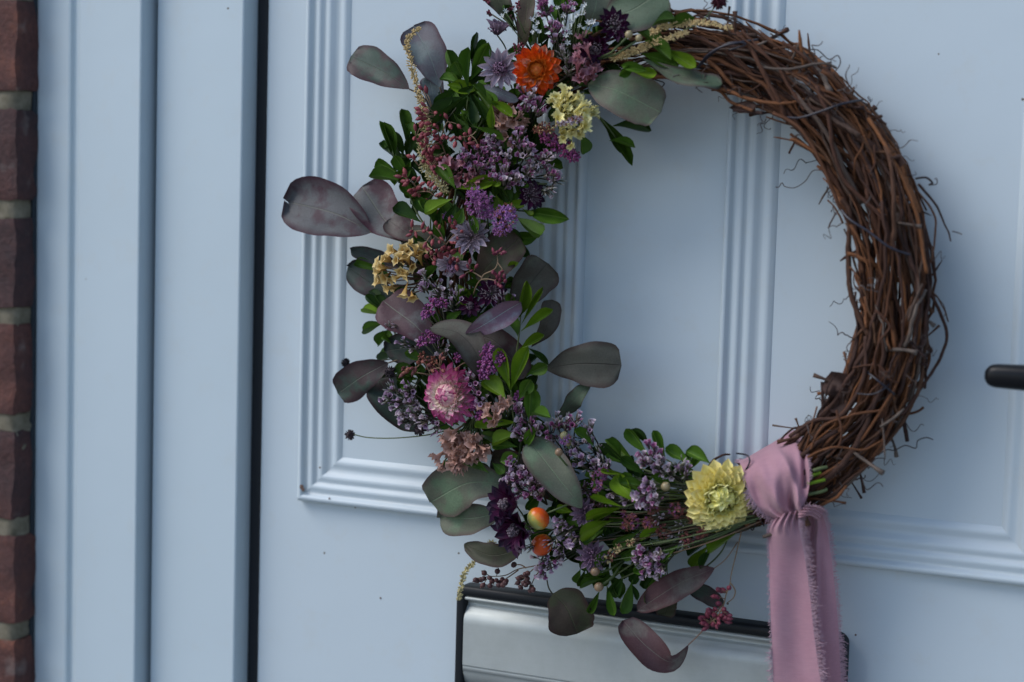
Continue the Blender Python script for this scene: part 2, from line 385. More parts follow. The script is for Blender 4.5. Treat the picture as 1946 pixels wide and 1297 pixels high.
def blob(mb, c, ax, r, L, mi=0, n=6, m=4, tip=.0, uvx=None):
    """elongated bud: centre c, axis ax, radius r, half length L"""
    ax = ax.normalized(); u = ax.orthogonal().normalized(); v = ax.cross(u); base = len(mb.v)
    for i in range(m + 1):
        a = math.pi * i / m; z = -math.cos(a); rr = math.sin(a) * (1 - tip * (z + 1) / 2)
        if i in (0, m): rr = .02
        for k in range(n):
            b = 2 * math.pi * k / n
            mb.v.append(c + ax * (z * L) + (u * math.cos(b) + v * math.sin(b)) * (rr * r))
    for i in range(m):
        for k in range(n):
            a = base + i * n + k; b = base + i * n + (k + 1) % n
            q0, q1 = (i / m, (i + 1) / m) if uvx is None else (uvx, uvx)
            mb.face((a, b, b + n, a + n), [(q0, k / n), (q0, (k + 1) / n), (q1, (k + 1) / n), (q1, k / n)], mi)
def grid_faces(mb, base, nu, nv, mi=0, flip=False):
    for i in range(nu - 1):
        for j in range(nv - 1):
            a = base + i * nv + j
            q = (a, a + nv, a + nv + 1, a + 1); uv = [(i / (nu - 1), j / (nv - 1)), ((i + 1) / (nu - 1), j / (nv - 1)), ((i + 1) / (nu - 1), (j + 1) / (nv - 1)), (i / (nu - 1), (j + 1) / (nv - 1))]
            if flip: q = q[::-1]; uv = uv[::-1]
            mb.face(q, uv, mi)
def box(mb, x0, x1, y0, y1, z0, z1, mi=0):
    b = len(mb.v)
    for x in (x0, x1):
        for y in (y0, y1):
            for z in (z0, z1): mb.v.append(Vector((x, y, z)))
    for q in ((0, 1, 3, 2), (4, 6, 7, 5), (0, 4, 5, 1), (2, 3, 7, 6), (0, 2, 6, 4), (1, 5, 7, 3)):
        mb.face([b + i for i in q], None, mi)
def frame_from(x, nrm):
    x = x.normalized(); z = (nrm - x * nrm.dot(x)).normalized(); y = z.cross(x)
    return x, y, z
def mat_from(o, x, y, z):
    return Matrix(((x.x, y.x, z.x, o.x), (x.y, y.y, z.y, o.y), (x.z, y.z, z.z, o.z), (0, 0, 0, 1)))

# ------------------------------------------------------------------ ground
mb = MB(); s = 60
mb.v = [Vector((-s, -s, 0)), Vector((s, -s, 0)), Vector((s, DOOR_Y + .3, 0)), Vector((-s, DOOR_Y + .3, 0))]; mb.face((0, 1, 2, 3))
g = part('ground', mb.mesh('ground', [M['ground']]), None, kind='structure')

# ------------------------------------------------------------------ door
XL = P(497, 648).x; XR = XL + .88; ZB, ZT = .16, 2.16
door = thing('front_door', 'white moulded front door with a black lever handle and silver letter plate', 'door', Vector((XL, DOOR_Y, ZB)))
MW = .0335
Z0 = P(839, 981).z
P1 = (P(577, 700).x, P(1112, 500).x); P2 = (P(1375, 545).x, P(1375, 545).x + (P(1112, 500).x - P(577, 700).x))
PR = [(P1[0], P1[1], Z0, 2.03), (P2[0], P2[1], Z0, 2.03), (P1[0], P1[1], .28, Z0 - .25), (P2[0], P2[1], .28, Z0 - .25)]
mb = MB()
# slab with rounded left edge; panels sit on its face
yf = DOOR_Y
prof = [(XL, yf + .045), (XL, yf + .003), (XL + .0009, yf + .0009), (XL + .003, yf), (XR, yf), (XR, yf + .045)]
for x, y in prof:
    mb.v += [Vector((x, y, ZB)), Vector((x, y, ZT))]
for i in range(len(prof) - 1):
    a = 2 * i; mb.face((a, a + 2, a + 3, a + 1))
mb.face([2 * i for i in range(len(prof))][::-1]); mb.face([2 * i + 1 for i in range(len(prof))])
part('door_slab', mb.mesh('door_slab', [M['door']], False), door)
mprof = [(0, -.001), (0, .0042), (.0006, .0062), (.0018, .0075), (.0034, .0078), (.0044, .0070), (.0056, .0050), (.0066, .0042), (.0078, .0045), (.0098, .0056),
         (.0114, .0058), (.0126, .0048), (.0140, .0034), (.0150, .0033), (.0164, .0040), (.0182, .0044), (.0196, .0038), (.0214, .0022), (.0236, .0012),
         (.0252, .0012), (.0272, .0021), (.0290, .0024), (.0304, .0018), (.0318, .0008), (.0330, .0001), (MW, -.0006)]
for (x0, x1, z0, z1) in PR:
    mb = MB(); n = len(mprof); rc = .004
    corners = [(x0, z0, 1, 1), (x1, z0, -1, 1), (x1, z1, -1, -1), (x0, z1, 1, -1)]
    rings = []
    for ci in range(4):
        ax, az, sx, sz = corners[ci]; bx, bz, tx, tz = corners[(ci + 1) % 4]
        b = len(mb.v); nseg = 14
        for k in range(nseg + 1):
            f = k / nseg
            for (d, h) in mprof:
                pa = (ax + sx * d, az + sz * d); pb = (bx + tx * d, bz + tz * d)
                mb.v.append(Vector((pa[0] + (pb[0] - pa[0]) * f, yf - h, pa[1] + (pb[1] - pa[1]) * f)))
        for k in range(nseg):
            for j in range(n - 1):
                a = b + k * n + j; mb.face((a, a + n, a + n + 1, a + 1))
    part('panel_moulding', mb.mesh('panel_moulding', [M['door']]), door)
# small dirt chips on the skin
mb = MB()
for px, py, r in ((573, 926, 5), (576, 931, 4), (626, 948, 2.2), (723, 1137, 2), (1390, 607, 2), (1381, 648, 2.5), (1385, 655, 1.6), (1379, 662, 2), (1626, 1207, 2), (1722, 1015, 2), (608, 889, 2), (494, 966, 1.5), (675, 965, 1.5), (1680, 432, 2), (700, 950, 1.4)):
    c = P(px, py, .0003 if not (565 < px < 640 and py > 880) else .0077); r *= pm(c)
    blob(mb, c, Vector((0, 1, 0)), r, .0002, 0, 7, 4)
part('dirt_fleck', mb.mesh('dirt_fleck', [plain('brown_dirt', (.10, .07, .05), (.16, .10, .08), .9)]), door, kind='stuff')

# letter plate
LX0 = P(866, 1200, .01).x; LX1 = P(1609, 1240, .006).x
za = P(885, 1113, .012).z; zb = P(1460, 1192, .012).z; LZ1 = (za + zb) / 2; LZ0 = LZ1 - .079
plate = part('letter_plate', None, door, Matrix.Translation((LX0, yf, LZ0)))
def rrect(x0, x1, z0, z1, r, n=6):
    o = []
    for cx, cz, a0 in ((x1 - r, z1 - r, 0), (x0 + r, z1 - r, 90), (x0 + r, z0 + r, 180), (x1 - r, z0 + r, 270)):
        for k in range(n + 1):
            a = rad(a0 + 90 * k / n); o.append((cx + r * math.cos(a), cz + r * math.sin(a)))
    return o
mb = MB(); fwid = .0068
loops = [(0, 0, .0), (0, 0, .009), (.0008, 0, .0112), (.002, 0, .012), (.0055, 0, .0122), (fwid, 0, .0114), (fwid, 0, .0)]
N = None
for (ins, _, h) in loops:
    pts = rrect(LX0 + ins, LX1 - ins, LZ0 + ins, LZ1 - ins, max(.0068 - ins, .0018)); N = len(pts)
    mb.v += [Vector((x, yf - h, z)) for x, z in pts]
for i in range(len(loops) - 1):
    for k in range(N):
        a = i * N + k; b = i * N + (k + 1) % N; mb.face((a, b, b + N, a + N))
part('plate_surround', mb.mesh('plate_surround', [M['blackpl']]), plate)
fprof = [(0, .006), (.0002, .0098), (.0010, .0114), (.0020, .0117), (.0029, .0108), (.0035, .0085), (.0040, .0066), (.0062, .0062), (.0070, .0066), (.0078, .0078), (.0086, .0084), (.0094, .0088),
         (.0110, .0102), (.0130, .0116), (.0150, .0124), (.0165, .0127), (.0180, .01282), (.0186, .01283), (.0195, .01283), (.0460, .01283), (.0468, .01283), (.0470, .0128), (.0471, .0124), (.0474, .0120), (.0484, .0122), (.0506, .0122), (.0507, .0118), (.0511, .0114), (.0530, .0112), (.0580, .009), (.0610, .0068), (.0654, .004)]
mb = MB(); n = len(fprof); x0, x1 = LX0 + fwid + .0003, LX1 - fwid - .0003; zt = LZ1 - fwid - .0001
for k in range(9):
    x = x0 + (x1 - x0) * k / 8
    for d, h in fprof: mb.v.append(Vector((x, yf - h, zt - d)))
for k in range(8):
    for j in range(n - 1):
        a = k * n + j; mb.face((a, a + 1, a + n + 1, a + n))
fl = mb.mesh('plate_flap', [M['alu']])
part('plate_flap', fl, plate)
plate_children = [o for o in bpy.data.objects if o.parent == plate]

# lever handle
mb = MB()
def sect(c, ax, ry, rz, n=20, pw=2.6):
    ax = ax.normalized(); u = Vector((0, 0, 1)); v = ax.cross(u).normalized(); b = len(mb.v)
    for k in range(n):
        a = 2 * math.pi * k / n; ca, sa = math.cos(a), math.sin(a)
        mb.v.append(c + u * rz * math.copysign(abs(sa) ** (2 / pw), sa) + v * ry * math.copysign(abs(ca) ** (2 / pw), ca))
    return b
hA = P(1871, 713, .052); hz = hA.z
X = Vector((1, 0, 0)); secs = []
for d, sc_ in ((0, .02), (.0004, .36), (.0012, .58), (.0026, .80), (.0045, .93), (.0075, 1.0), (.02, 1.06), (.035, 1.12), (.06, 1.2), (.085, 1.25), (.098, 1.2), (.104, 1.0)):
    secs.append(sect(hA + X * d + Vector((0, 0, -.0004 * d / .01 * 0)), X, .0062 * sc_, .0068 * sc_))
for a, b in zip(secs[:-1], secs[1:]):
    for k in range(20): mb.face((a + k, a + (k + 1) % 20, b + (k + 1) % 20, b + k))
c0 = hA + X * .094
pts = [c0 + Vector((0, .004, 0)), c0 + Vector((0, .02, 0)), c0 + Vector((0, .0515, 0))]
tube(mb, pts, [.0085, .0075, .010], 20)
lv = part('lever_handle', mb.mesh('lever_handle', [M['lever']]), door)
mb = MB()
cx = c0.x
for ins, h in ((0, 0), (0, .006), (.0015, .0085), (.005, .0095)):
    pts = rrect(cx - .016 + ins, cx + .016 - ins, hz - .17 + ins, hz + .05 - ins, .01 - ins); N = len(pts)
    mb.v += [Vector((x, yf - .0004 - h, z)) for x, z in pts]
for i in range(3):
    for k in range(N):
        a = i * N + k; b = i * N + (k + 1) % N; mb.face((a, b, b + N, a + N))
mb.face([3 * N + k for k in range(N)])
part('back_plate', mb.mesh('back_plate', [M['lever']]), lv)

# ------------------------------------------------------------------ door frame
def Xat(px, h): return P(px, 648, h).x
HF1, HF2, HF3 = .0145, .0275, .0265
fr = thing('door_frame', 'white plastic door frame beside the brickwork, stepped, with a narrow dark joint', 'door frame', Vector((Xat(165, 0), DOOR_Y, 0)))
def strip(name, prof, mat, parent, z0=0.0, z1=2.3, smooth=False):
    mb = MB()
    for x, h in prof: mb.v += [Vector((x, yf - h, z0)), Vector((x, yf - h, z1))]
    n = len(prof)
    for i in range(n): 
        a = 2 * i; b = 2 * ((i + 1) % n); mb.face((a, b, b + 1, a + 1))
    mb.face([2 * i for i in range(n)][::-1]); mb.face([2 * i + 1 for i in range(n)])
    return part(name, mb.mesh(name, [mat], smooth), parent)
xs1 = Xat(453.5, HF1); xg = Xat(289.5, HF1); x2 = Xat(262, HF2)
strip('inner_jamb', [(xg + .0014, -.03), (xg + .0014, HF1 - .0005), (xg + .0019, HF1), (xs1 - .0011, HF1), (xs1 - .0003, HF1 - .0004), (xs1, HF1 - .0014), (xs1, -.03)], M['frame'], fr)
xa = Xat(66, HF3); xb = Xat(131, HF3); xc = Xat(145, HF2)
strip('outer_jamb', [(xa - .03, -.03), (xa - .03, HF3 - .001), (xa, HF3 - .001), (xa + .002, HF3 - .0004), (xb - .0022, HF3), (xb - .0008, HF3 - .0006), (xb + .0004, HF3 - .0030), (xb + .0016, HF3 - .0036), (xc - .0016, HF2 - .0036),
      (xc - .0002, HF2 - .0012), (xc + .0014, HF2), (x2 - .0012, HF2), (x2 - .0003, HF2 - .0004), (x2, HF2 - .0014), (x2, -.03)], M['frame'], fr)
strip('joint_shade_strip', [(x2 + .0001, -.03), (x2 + .0001, HF1 - .009), (xg + .0013, HF1 - .009), (xg + .0013, -.03)], M['rubber_and_shade'], fr)  # black strip stands in for the shade in the gap between the jambs
strip('door_seal', [(xs1 + .0001, -.03), (xs1 + .0001, -.0035), (xs1 + .0015, -.0022), (XL - .0022, -.0022), (XL - .0001, -.0035), (XL - .0001, -.03)], M['rubber_and_shade'], fr, smooth=False)
# head of the frame and the far jamb, above and beyond the picture
strip('far_jamb', [(XR + .008, -.03), (XR + .008, HF1), (XR + .13, HF1), (XR + .13, -.03)], M['frame'], fr)
mb = MB(); box(mb, xs1, XR + .008, yf - HF1, yf + .03, ZT + .008, 2.3); part('frame_head', mb.mesh('frame_head', [M['frame']], False), fr)

# ------------------------------------------------------------------ brick wall
HB = .049
xbr = Xat(29, HB)                         # corner of the brickwork
wall = thing('brick_wall', 'red brown brick wall with pale mortar at the left of the door frame', 'wall', Vector((xbr - .3, DOOR_Y, 0)))
jz = [P(13, 190 + 202.2 * k, HB).z for k in range(-1, 7)]
pitch = (jz[0] - jz[-1]) / 7; zref = jz[1]
def brick_mesh(name, lx, ly, lz, seed):
    """rough box with worn edges, origin at its middle"""
    mb = MB(); nx, ny, nz = 8, 5, 7
    def surf(o, a, b, na, nb):
        bse = len(mb.v)
        for i in range(na + 1):
            for j in range(nb + 1):
                p = o + a * (i / na) + b * (j / nb)
                q = Vector(p)
                for ax_, L in ((0, lx), (1, ly), (2, lz)):      # round the edges
                    pass
                r = .0035; inner = Vector([max(-L / 2 + r, min(L / 2 - r, c)) for c, L in zip(q, (lx, ly, lz))])
                dlt = q - inner
                if dlt.length > 1e-6: q = inner + dlt.normalized() * min(dlt.length, r)
                nn = noise.noise_vector(q * 45 + Vector((seed * 7.1, 0, 0))) * .0022 + noise.noise_vector(q * 150 + Vector((seed, 3, 0))) * .0011
                mb.v.append(q + nn)
        for i in range(na):
            for j in range(nb):
                k = bse + i * (nb + 1) + j; mb.face((k, k + nb + 1, k + nb + 2, k + 1))
    hx, hy, hz_ = lx / 2, ly / 2, lz / 2
    surf(Vector((-hx, -hy, -hz_)), Vector((lx, 0, 0)), Vector((0, 0, lz)), nx * 2, nz * 2)          # front
    surf(Vector((hx, -hy, -hz_)), Vector((0, ly, 0)), Vector((0, 0, lz)), ny * 3, nz * 2)          # reveal
    surf(Vector((-hx, hy, -hz_)), Vector((0, -ly, 0)), Vector((0, 0, lz)), 2, 2)
    surf(Vector((-hx, -hy, hz_)), Vector((lx, 0, 0)), Vector((0, ly, 0)), nx, ny)
    surf(Vector((-hx, hy, -hz_)), Vector((lx, 0, 0)), Vector((0, -ly, 0)), nx, ny)
    return mb.mesh(name, [M['brick']])
joint = .0108; bh = pitch - joint
halfs = [brick_mesh('brick', .1025, .10, bh, i) for i in range(4)]
fulls = [brick_mesh('brick', .215, .10, bh, i + 5) for i in range(3)]
yc = yf - HB + .05
for k in range(-9, 13):
    zc = zref - pitch * (k + .5)
    if zc < .05: continue
    jit = rnd.uniform(-.0012, .0012)
    if k % 2 == 0:
        part('brick', halfs[k % 4], wall, Matrix.Translation((xbr - .05125 + jit, yc, zc)))
        part('brick', fulls[k % 3], wall, Matrix.Translation((xbr - .1025 - joint - .1075, yc + jit, zc)))
    else:
        part('brick', fulls[k % 3], wall, Matrix.Translation((xbr - .1075 + jit, yc, zc)))
        part('brick', halfs[k % 4], wall, Matrix.Translation((xbr - .215 - joint - .05125, yc + jit, zc)))
mb = MB()
nz_ = 420; z0m, z1m = zref - pitch * 13, zref + pitch * 9
xm0, xm1 = xbr - .33, xbr - .0028; ym0, ym1 = yf - HB + .0028, yf - HB + .10
for i in range(nz_ + 1):
    z = z0m + (z1m - z0m) * i / nz_
    for (x, y) in ((xm0, ym1), (xm0, ym0), (xm1 - .16, ym0), (xm1 - .02, ym0), (xm1 - .009, ym0), (xm1 - .002, ym0 + .0003), (xm1, ym0 + .003), (xm1, ym0 + .010), (xm1, ym0 + .018), (xm1, ym1)):
        p = Vector((x, y, z)); mb.v.append(p + noise.noise_vector(p * 130) * .0022 + noise.noise_vector(p * 420) * .0012)
for i in range(nz_):
    for j in range(9):
        a = i * 10 + j; mb.face((a, a + 1, a + 11, a + 10))
part('mortar', mb.mesh('mortar', [M['mortar']]), wall)
# run of sealant between brick and frame
mb = MB(); pts = [Vector((Xat(64, HF3) + .0004 * noise.noise(Vector((0, 0, z * 9))), yf - HF3 - .0008, z)) for z in [0.3 + i * .02 for i in range(95)]]
tube(mb, pts, [.0022 + .0006 * noise.noise(Vector((3, 0, p.z * 25))) for p in pts], 8)
part('sealant_bead', mb.mesh('sealant_bead', [plain('dark_blue_sealant', (.035, .045, .06), (.02, .028, .035), .7)]), wall)
# ------------------------------------------------------------------ wreath ring of twisted vine
RC = Vector((-.4042, 0, EYE - .0673)); RR = .1465
def ringp(a, dr, h):
    rr = RR + dr
    return Vector((RC.x + rr * math.cos(a), DOOR_Y - h, RC.z + rr * math.sin(a)))
wreath = thing('grapevine_wreath', 'round wreath of twisted brown grapevine hanging on the white door', 'wreath', ringp(math.pi / 2, 0, .03))
r1 = random.Random(5)
def vine_obj(pts, radii, mat, name='vine_stem', sides=7, label=None):
    radii = [q * .87 for q in radii] if hasattr(radii, '__len__') else radii * .87
    mb = MB(); tube(mb, pts, radii, sides); return part(name, mb.mesh(name, [mat]), wreath, label=label)
def smooth_rand(r, n, amp, step):
    k = [r.uniform(-amp, amp) for _ in range(n)]
    return lambda t: catmull([(x,) for x in k], 60)[max(0, min(59, int(t * 59)))][0]
for i in range(178):
    if i < 146: a0 = rad(r1.uniform(-75, 88)); ln = r1.uniform(.7, 2.3)
    else: a0 = rad(r1.uniform(80, 290)); ln = r1.uniform(1.2, 2.6)
    q = math.sqrt(r1.random()); th = r1.uniform(0, 6.283)
    if r1.random() < .35: q = r1.uniform(.8, 1.05)
    tw = r1.uniform(-2.2, 2.6); n = int(16 + ln * 16)
    w1 = smooth_rand(r1, 6, .0045, 0); w2 = smooth_rand(r1, 6, .0035, 0); rad0 = r1.choice([.0006, .0007, .0009, .0011, .0012, .0014, .0017, .0021])
    pts = []; rs = []; knots = [r1.random() for _ in range(int(ln * 3))]
    for k in range(n):
        t = k / (n - 1); a = a0 + ln * (t - .5); ph = th + tw * ln * (t - .5)
        lo = g_a = max(0, 1 - abs((math.degrees(a) % 360) - 285) / 45); g = math.cos(a - rad(10)); full = max(0, min(1, (g + .35) / .55))          # the flower side of the ring is thinner
        dr = .0035 - .0105 * lo + math.cos(ph) * q * (.012 + .0078 * full) * (1 - .35 * lo) + w1(t) * (.5 + .5 * full); h = .020 + .011 * full + math.sin(ph) * q * (.011 + .010 * full) + w2(t) * (.4 + .6 * full)
        p = ringp(a, dr, max(h, .004)) + noise.noise_vector(Vector((a * 22, i * 3.3, 0))) * .0019
        pts.append(p)
        kn = sum(math.exp(-((t - x) * n / 1.1) ** 2) for x in knots)
        rs.append(rad0 * (1.12 - .4 * t) * (1 + .45 * min(kn, 1)) * (1 + .12 * noise.noise(Vector((a * 60, i, 5)))))
    m = M['vine'] if r1.random() < .70 else (M['vine_d'] if r1.random() < .7 or rad0 > .0014 else M['vine_g'])
    vine_obj(pts, rs, m, sides=7 if rad0 > .0012 else 5)
for i in range(110):      # short pieces woven across the ring
    a0 = rad(r1.uniform(-64, 84)); ln = r1.uniform(.12, .6); d0 = r1.uniform(-.017, .021); d1 = max(-.019, min(.023, d0 + r1.uniform(-.028, .028))); h0 = r1.uniform(.030, .053); h1 = r1.uniform(.036, .054)
    rr_ = r1.choice([.0006, .0008, .0011, .0014, .0018]); n = 14; pts = []; rs = []; bow = r1.uniform(-.004, .008)
    for k in range(n):
        t = k / (n - 1); pts.append(ringp(a0 + ln * t, d0 + (d1 - d0) * t, h0 + (h1 - h0) * t + bow * math.sin(math.pi * t)) + noise.noise_vector(Vector((t * 4, i * 7.7, 2))) * .0022)
        rs.append(rr_ * (1.1 - .3 * t) * (1 + .3 * noise.noise(Vector((t * 9, i, 1)))))
    vine_obj(pts, rs, M[r1.choice(['vine', 'vine', 'vine', 'vine_d', 'vine_d', 'vine_d', 'vine_g'])], sides=6)
# side twigs and cut ends that stand away from the ring
def px_path(pts, n):
    return [P(x, y, h) for x, y, h in catmull([tuple(p) for p in pts], n)]
traced = [   # (points px,py,h), radius start, end (px), material
    ([(1487, 80, .05), (1530, 110, .05), (1560, 150, .045), (1600, 190, .04), (1625, 225, .04)], 3.6, 4.5, 'vine'),
    ([(1470, 92, .045), (1530, 93, .045), (1560, 130, .042), (1595, 175, .04)], 2.5, 3, 'vine_d'),
    ([(1375, 50, .04), (1415, 85, .045), (1480, 110, .045), (1540, 150, .04)], 2.5, 3.6, 'vine_d'),
    ([(1650, 225, .045), (1690, 290, .05), (1720, 350, .05), (1745, 420, .05), (1760, 520, .05)], 4.5, 4.0, 'vine'),
    ([(1640, 210, .04), (1685, 236, .035)], 2, 2.4, 'vine'),
    ([(1745, 350, .04), (1775, 385, .035), (1795, 425, .03), (1808, 460, .03)], 3.2, 1.6, 'vine_d'),
    ([(1738, 360, .035), (1772, 400, .03), (1778, 445, .03), (1768, 500, .035)], 2.4, 2.2, 'vine'),
    ([(1745, 520, .04), (1785, 590, .03), (1800, 640, .028), (1782, 690, .03), (1745, 745, .035), (1715, 790, .04)], 4.2, 3.2, 'vine'),
    ([(1755, 530, .04), (1790, 580, .028), (1803, 612, .025)], 2, 1.8, 'vine_d'),
    ([(1720, 740, .03), (1718, 790, .028), (1724, 838, .026)], 4.5, 4.8, 'vine_d'),
    ([(1756, 660, .03), (1760, 700, .028), (1758, 738, .026)], 3, 2.8, 'vine_d'),
    ([(1700, 790, .045), (1672, 850, .045), (1620, 905, .04), (1575, 935, .038), (1525, 955, .04)], 4.6, 4.4, 'vine'),
    ([(1690, 800, .04), (1650, 850, .045), (1600, 880, .05), (1545, 915, .05)], 3.5, 4, 'vine'),
    ([(1500, 830, .05), (1545, 800, .05), (1600, 790, .05), (1640, 720, .052), (1645, 640, .05)], 4.5, 5.0, 'vine_d'),
    ([(1540, 855, .055), (1565, 810, .055), (1620, 790, .055), (1680, 780, .05)], 3.2, 2.8, 'vine'),
    ([(1535, 870, .058), (1580, 850, .058), (1640, 855, .052), (1680, 835, .045)], 2.6, 2.2, 'vine'),
    ([(1570, 870, .057), (1595, 845, .057), (1598, 815, .057), (1590, 780, .055)], 2.2, 3.0, 'vine'),
    ([(1470, 215, .055), (1520, 245, .056), (1560, 310, .056), (1590, 380, .055), (1620, 440, .05), (1640, 520, .05)], 4.2, 4.2, 'vine'),
    ([(1552, 165, .056), (1575, 225, .058), (1585, 290, .058), (1610, 350, .056), (1680, 420, .054), (1695, 500, .05)], 5.2, 4.0, 'vine'),
    ([(1430, 210, .055), (1390, 195, .05), (1360, 170, .05), (1290, 150, .05), (1230, 145, .05)], 3.5, 5, 'vine'),
    ([(1360, 165, .052), (1430, 190, .055), (1490, 197, .055), (1530, 190, .05)], 4.5, 3, 'vine'),
    ([(1290, 100, .05), (1350, 120, .052), (1380, 150, .052), (1400, 170, .05)], 4.8, 4.2, 'vine'),
    ([(1590, 130, .045), (1560, 120, .05), (1500, 132, .055), (1440, 128, .056)], 3.0, 3.0, 'vine_g'),
    ([(1580, 225, .056), (1620, 250, .056), (1632, 258, .055)], 5.0, 5.5, 'vine_g'),
    ([(1410, 60, .05), (1440, 90, .052), (1480, 130, .055), (1500, 165, .055), (1530, 210, .055)], 3.8, 4.2, 'vine'),
    ([(1600, 380, .05), (1615, 410, .05), (1612, 480, .05), (1618, 560, .05), (1650, 640, .048)], 6.4, 6.0, 'vine_d'),
    ([(1665, 590, .056), (1690, 620, .056), (1672, 650, .056), (1662, 690, .055), (1675, 740, .05)], 3.0, 2.0, 'vine'),
    ([(1620, 700, .052), (1668, 695, .054), (1692, 722, .054), (1708, 728, .05)], 2.4, 1.6, 'vine'),
    ([(1270, 20, .04), (1300, 40, .04), (1330, 32, .04), (1380, 60, .045)], 2.2, 3.2, 'vine_d'),
    ([(1262, 10, .035), (1285, 25, .035), (1330, 50, .038)], 2, 2.2, 'vine_d'),
    ([(1573, 380, .04), (1590, 400, .045), (1602, 425, .045)], 1.8, 2.4, 'vine_d'),
    ([(1574, 434, .04), (1588, 405, .04)], 1.6, 2, 'tendril'),
    ([(1500, 293, .035), (1508, 275, .038), (1512, 262, .04)], 2.6, 2.2, 'vine_d'),
    ([(1393, 210, .05), (1420, 212, .052), (1450, 215, .054)], 4, 4, 'vine_d'),
    ([(1640, 560, .04), (1625, 545, .035), (1624, 515, .035)], 2, 1, 'vine_d'),
    ([(1755, 775, .03), (1735, 785, .03), (1700, 790, .035)], 2.8, 3, 'vine'),
    ([(1345, 890, .045), (1358, 874, .045), (1372, 866, .045), (1386, 864, .04)], 3.2, 2, 'vine_d'),
    ([(1455, 870, .03), (1500, 820, .04), (1520, 812, .04), (1560, 800, .04)], 2.0, 3.0, 'vine_d'),
]
for pts, ra, rb, mk in traced:
    pp = px_path(pts, 8 + 5 * len(pts)); s = pm(pp[0]); n = len(pp)
    rs = [(ra + (rb - ra) * k / (n - 1)) * s * (1 + .16 * noise.noise(Vector((k * .8, ra * 9, rb)))) for k in range(n)]
    pp = [p + noise.noise_vector(p * 150) * .0006 for p in pp]
    vine_obj(pp, rs, M[mk])
# shreds and short snags all along
for i in range(90):
    a = rad(r1.uniform(-62, 82)); side = r1.choice([-1, 1, 1]); dr = side * r1.uniform(.012, .021); h = r1.uniform(.02, .052)
    p = ringp(a, dr, h); d = Vector((math.cos(a) * side, -.4 * r1.random(), math.sin(a) * side)) * r1.uniform(.2, 1) + Vector((-math.sin(a), 0, math.cos(a))) * r1.uniform(-1.3, 1.3)
    d.normalize(); L = r1.uniform(.006, .018); b = noise.noise_vector(p * 90) * .3
    pts = [p + (d * t + b * t * t) * L for t in (-.4, 0, .35, .7, 1)]
    rr = r1.uniform(.0005, .0013)
    vine_obj(pts, [rr, rr, rr * .9, rr * 1.1, rr * r1.choice([.5, 1.7])], M[r1.choice(['vine', 'vine_d', 'vine_d', 'vine_g'])], 'twig_stub', 5)
# curling tendrils
def tendril(p, d, L, turns, r0, rr, mat, straight=.35):
    d = d.normalized(); u = d.orthogonal().normalized(); v = d.cross(u); pts = []
    n = int(14 + turns * 12); r0p = r1.uniform(.6, 2.2)
    for k in range(n):
        t = k / (n - 1); c = max(0, (t - straight) / (1 - straight))
        rad_ = r0 * math.sin(math.pi * min(1, c * .8 + .1)) if c > 0 else 0
        ang = (c ** r0p) * turns * 6.283
        pts.append(p + d * L * t + (u * math.cos(ang) + v * math.sin(ang)) * rad_ + noise.noise_vector(p * 50 + Vector((t * 3, 0, 0))) * L * .25 * t)
    mb = MB(); tube(mb, pts, [rr * (1 - .5 * k / n) for k in range(n)], 4)
    part('tendril', mb.mesh('tendril', [mat]), wreath)
for i in range(120):
    a = rad(r1.uniform(-60, 84)); side = r1.choice([-1, 1, 1, 0]); dr = side * r1.uniform(.012, .021) if side else r1.uniform(-.018, .018)
    h = r1.uniform(.02, .05) if side else r1.uniform(.05, .056)
    p = ringp(a, dr, h); d = Vector((r1.uniform(-1, 1), -.35 if side == 0 else r1.uniform(-.5, .3), r1.uniform(-1, 1))) + Vector((math.cos(a), 0, math.sin(a))) * side * .9
    tendril(p, d, r1.uniform(.006, .020), r1.uniform(.7, 2.2), r1.uniform(.0010, .0034), r1.uniform(.00028, .0005), M[r1.choice(['tendril', 'tendril', 'tendril_g'])])
for pts, r in [([(1565, 325, .045), (1545, 325, .04), (1530, 345, .036), (1510, 357, .033), (1492, 355, .032), (1486, 348, .032), (1480, 356, .032), (1474, 356, .03)], .9),
               ([(1537, 95, .045), (1555, 96, .04), (1575, 113, .036), (1592, 106, .033), (1597, 120, .033), (1588, 135, .034), (1572, 146, .036)], 1.1),
               ([(1365, 26, .04), (1395, 38, .04), (1415, 50, .04), (1421, 68, .04)], 1.5),
               ([(1645, 576, .04), (1628, 574, .035), (1616, 566, .032), (1613, 558, .032), (1617, 557, .03)], 1.1),
               ([(1775, 560, .03), (1792, 578, .026), (1797, 595, .025), (1793, 602, .026)], .8),
               ([(1668, 866, .035), (1685, 855, .032), (1700, 856, .03), (1720, 847, .028), (1740, 852, .026), (1744, 838, .024), (1760, 832, .022), (1773, 836, .02)], 1.1),
               ([(1588, 934, .035), (1605, 928, .032), (1625, 912, .03), (1642, 909, .028), (1644, 903, .028)], 1.1),
               ([(1605, 886, .04), (1620, 890, .036), (1634, 893, .034)], 1.0),
               ([(1810, 440, .03), (1822, 443, .026), (1828, 446, .026)], 1.2),
               ([(1740, 340, .035), (1760, 338, .03), (1772, 348, .028), (1765, 352, .028)], 2.2),
               ([(1768, 352, .03), (1780, 350, .028), (1780, 340, .028), (1776, 341, .028)], 1.0)]:
    pp = px_path(pts, 7 * len(pts)); mb = MB(); tube(mb, pp, r * pm(pp[0]), 5); part('tendril', mb.mesh('tendril', [M['tendril']]), wreath)
